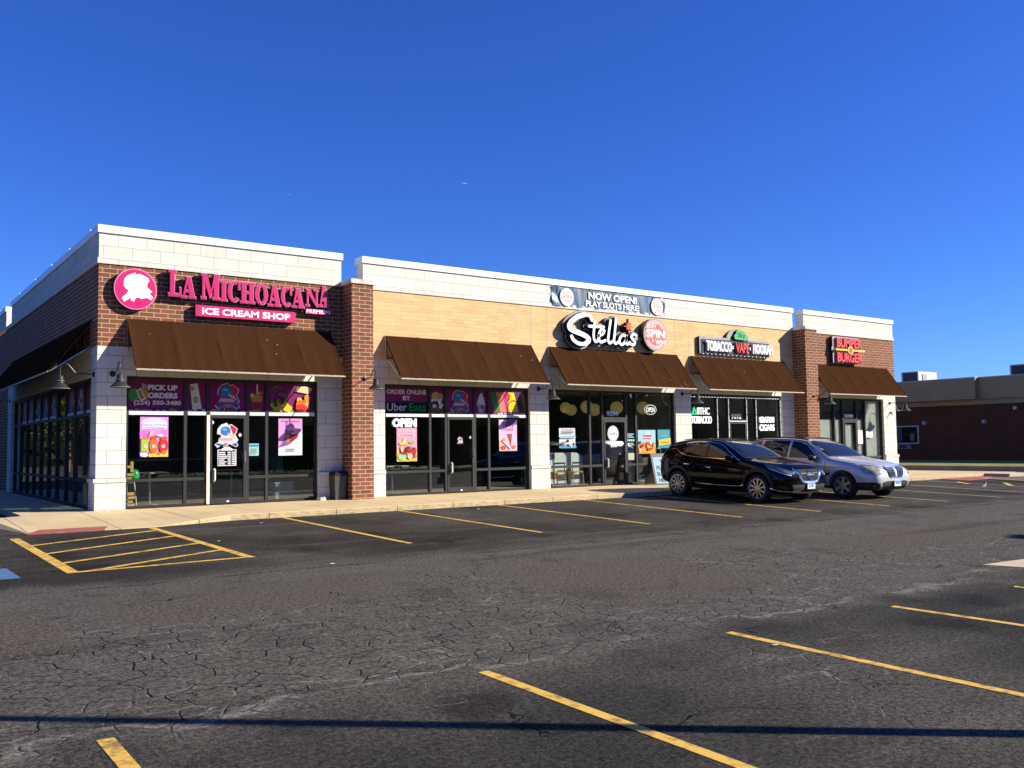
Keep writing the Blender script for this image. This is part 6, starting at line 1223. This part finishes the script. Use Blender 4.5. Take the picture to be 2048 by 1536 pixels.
# ---------------------------------------------------------------- silver car
root = thing('parked_car', 'silver crossover car with yellowed headlights parked beyond the black car', 'car')
st = [(0.00, .44, .60, .70, .55, .52, .42), (.05, .31, .72, .85, .78, .74, .60), (.22, .25, .83, .975, .91, .86, .66), (.55, .22, .93, 1.055, .98, .92, .72), (1.0, .22, .985, 1.115, 1.005, .945, .80), (1.35, .22, 1.02, 1.155, 1.005, .945, .84), (1.50, .22, 1.03, 1.20, 1.005, .945, .835), (1.85, .22, 1.04, 1.43, 1.005, .945, .775), (2.25, .22, 1.05, 1.605, 1.005, .945, .73), (2.7, .22, 1.06, 1.68, 1.005, .945, .715), (3.3, .22, 1.07, 1.70, 1.005, .94, .705), (3.9, .23, 1.09, 1.68, 1.0, .935, .695), (4.4, .26, 1.1, 1.62, .98, .92, .675), (4.8, .32, 1.08, 1.42, .94, .88, .6), (4.95, .38, 1.0, 1.16, .90, .84, .58), (5.05, .46, .80, .9, .75, .7, .5)]
body, bvh = car_body(st, 'body', 'silver_paint', (.99, 3.94), .365, 1.005); body.parent = root
SP = Proj(bvh, (0, 3, 0), (1, 0, 0), (0, 0, 1), (0, -1, 0)); SN = Proj(bvh, (0, -3, 0), (1, 0, 0), (0, 0, 1), (0, 1, 0)); FP_ = Proj(bvh, (-2, 0, 0), (0, 1, 0), (0, 0, 1), (1, 0, 0)); TP = Proj(bvh, (0, 0, 4), (1, 0, 0), (0, 1, 0), (0, 0, -1))
for S_ in (SP, SN):
    sg = 1 if S_ is SP else -1
    for poly in ([(1.80, 1.09), (2.28, 1.46), (2.55, 1.55), (2.80, 1.575), (2.80, 1.10)], [(2.88, 1.10), (2.88, 1.58), (3.4, 1.59), (3.80, 1.57), (3.86, 1.12)], [(3.95, 1.13), (3.90, 1.565), (4.35, 1.52), (4.62, 1.42), (4.66, 1.18)]): m = MB(); S_.patch(m, poly, 'car_glass', .004, .06); part(m, 'side_window', root)
    m = MB(); S_.strip(m, [(1.72, 1.07), (2.24, 1.475), (2.52, 1.58), (2.9, 1.615), (3.8, 1.61), (4.4, 1.55)], .022, 'arch_black', .006); part(m, 'window_trim', root)
    m = MB(); S_.strip(m, [(1.38, .67), (2.2, .68), (3.4, .69)], .07, 'cladding', .012, True, .008); part(m, 'side_moulding', root)
    m = MB(); S_.strip(m, [(1.3, .28), (2.4, .27), (3.5, .28)], .10, 'cladding', .008); part(m, 'sill_cladding', root)
    m = MB()
    for pts in ([(1.58, 1.03), (1.54, .75), (1.56, .32)], [(2.84, 1.08), (2.84, .32)], [(.62, .965), (1.0, 1.02), (1.5, 1.06)]): S_.strip(m, pts, .010, 'arch_black', .002)
    S_.strip(m, [(.75, .83), (1.4, .87), (2.4, .89), (3.6, .90)], .012, 'rim_dark', .002); part(m, 'door_seam', root)
    for x in (2.6, 3.55): m = MB(); S_.strip(m, [(x, .93), (x + .1, .935), (x + .2, .935)], .035, 'silver_paint', .03, True, .012); part(m, 'door_handle', root)
    HP = Proj(bvh, (-2 * .78, sg * 2 * .62, 0), (.62, sg * .78, 0), (0, 0, 1), (.78, -sg * .62, 0))
    m = MB(); HP.patch(m, [(.50, .70), (.56, .84), (.66, .905), (.86, .935), (1.00, .93), (1.02, .83), (.96, .73), (.80, .69)], 'headlight_yellowed', .012, .04); part(m, 'headlight', root)
    m = MB(); HP.strip(m, [(.49, .69), (.55, .845), (.66, .915), (.87, .945), (1.015, .94)], .014, 'rim_dark', .010); part(m, 'headlight_trim', root)
    m = MB(); HP.patch(m, [(.66, .45)] and [(.73 + .085 * math.cos(R(q)), .405 + .075 * math.sin(R(q))) for q in range(0, 360, 24)], 'arch_black', .016, .04); HP.patch(m, [(.715 + .03 * math.cos(R(q)), .395 + .03 * math.sin(R(q))) for q in range(0, 360, 30)], 'headlight_clear', .022, .02); part(m, 'fog_light', root)
    m = MB(); HP.patch(m, [(.55, .46), (.75, .49), (1.0, .48), (1.16, .47), (1.14, .28), (.8, .25), (.55, .25)], 'cladding', .010, .05); part(m, 'bumper_cladding', root)
m = MB(); FP_.patch(m, [(-.54, .40), (.54, .40), (.52, .26), (-.52, .26)], 'cladding', .010, .06); FP_.patch(m, [(-.60, .48), (-.42, .52), (.42, .52), (.60, .48), (.54, .39), (-.54, .39)], 'cladding', .012, .05); part(m, 'lower_grille', root)
m = MB(); FP_.patch(m, [(-.81, 1.18), (.81, 1.18), (.77, 1.30), (.71, 1.44), (.63, 1.585), (0, 1.605), (-.63, 1.585), (-.71, 1.44), (-.77, 1.30)], 'windshield_glass', .004, .08); part(m, 'windshield', root)
m = MB(); FP_.strip(m, [(-.81, 1.168), (0, 1.165), (.81, 1.168)], .025, 'cladding', .006); part(m, 'cowl', root)
GRL = [(-.36, .90), (.36, .90), (.40, .84), (.34, .70), (.24, .62), (-.24, .62), (-.34, .70), (-.40, .84)]
m = MB(); FP_.patch(m, GRL, 'arch_black', .008, .05); part(m, 'grille', root)
m = MB(); FP_.strip(m, GRL + [GRL[0]], .03, 'chrome', .016, False, .01)
for z, w in ((.855, .36), (.81, .37), (.765, .34), (.72, .31), (.675, .27)): FP_.strip(m, [(-w, z), (-.08, z), (.08, z), (w, z)], .020, 'chrome', .018, False, .008)
FP_.strip(m, [(0, .63), (0, .9)], .06, 'silver_paint', .022, False, .008); part(m, 'grille_bars', root)
m = MB(); FP_.strip(m, [(-.55, .925), (-.42, .80), (-.28, .60)], .014, 'rim_dark', .004); FP_.strip(m, [(.55, .925), (.42, .80), (.28, .60)], .014, 'rim_dark', .004); part(m, 'bonnet_seam', root)
m = MB(); TP.strip(m, [(.30, .52), (.8, .70), (1.3, .78)], .012, 'rim_dark', .003); TP.strip(m, [(.30, -.52), (.8, -.70), (1.3, -.78)], .012, 'rim_dark', .003); part(m, 'bonnet_seam', root)
m = MB(); m.box(-.05, -.035, -.152, .152, .375, .53, 'plate_white'); m.box(-.052, -.05, -.14, .14, .48, .522, 'plate_blue'); m.box(-.052, -.05, -.12, -.02, .42, .48, 'plate_blue'); m.box(-.052, -.05, .01, .11, .43, .48, 'plate_blue'); part(m, 'licence_plate', root, False)
m = MB(); TP.strip(m, [(2.35, .60), (3.2, .62), (4.3, .58)], .045, 'cladding', .03, True, .03); part(m, 'roof_rail', root); m = MB(); TP.strip(m, [(2.35, -.60), (3.2, -.62), (4.3, -.58)], .045, 'cladding', .03, True, .03); part(m, 'roof_rail', root)
m = MB(); TP.patch(m, [(2.55, -.4), (2.55, .4), (3.2, .4), (3.2, -.4)], 'car_glass', .004, .1); part(m, 'sunroof', root)
mirror_at(root, 1.92, .95, 1.10, 'cladding', 'cladding')
for ax in (.99, 3.94):
    for sg in (1, -1): add_wheel(root, ax, sg * .985, sg, .365, .245, 6, 'rim_silver')
place(root, 18.48, -7.55, -2.75, .966, .985)
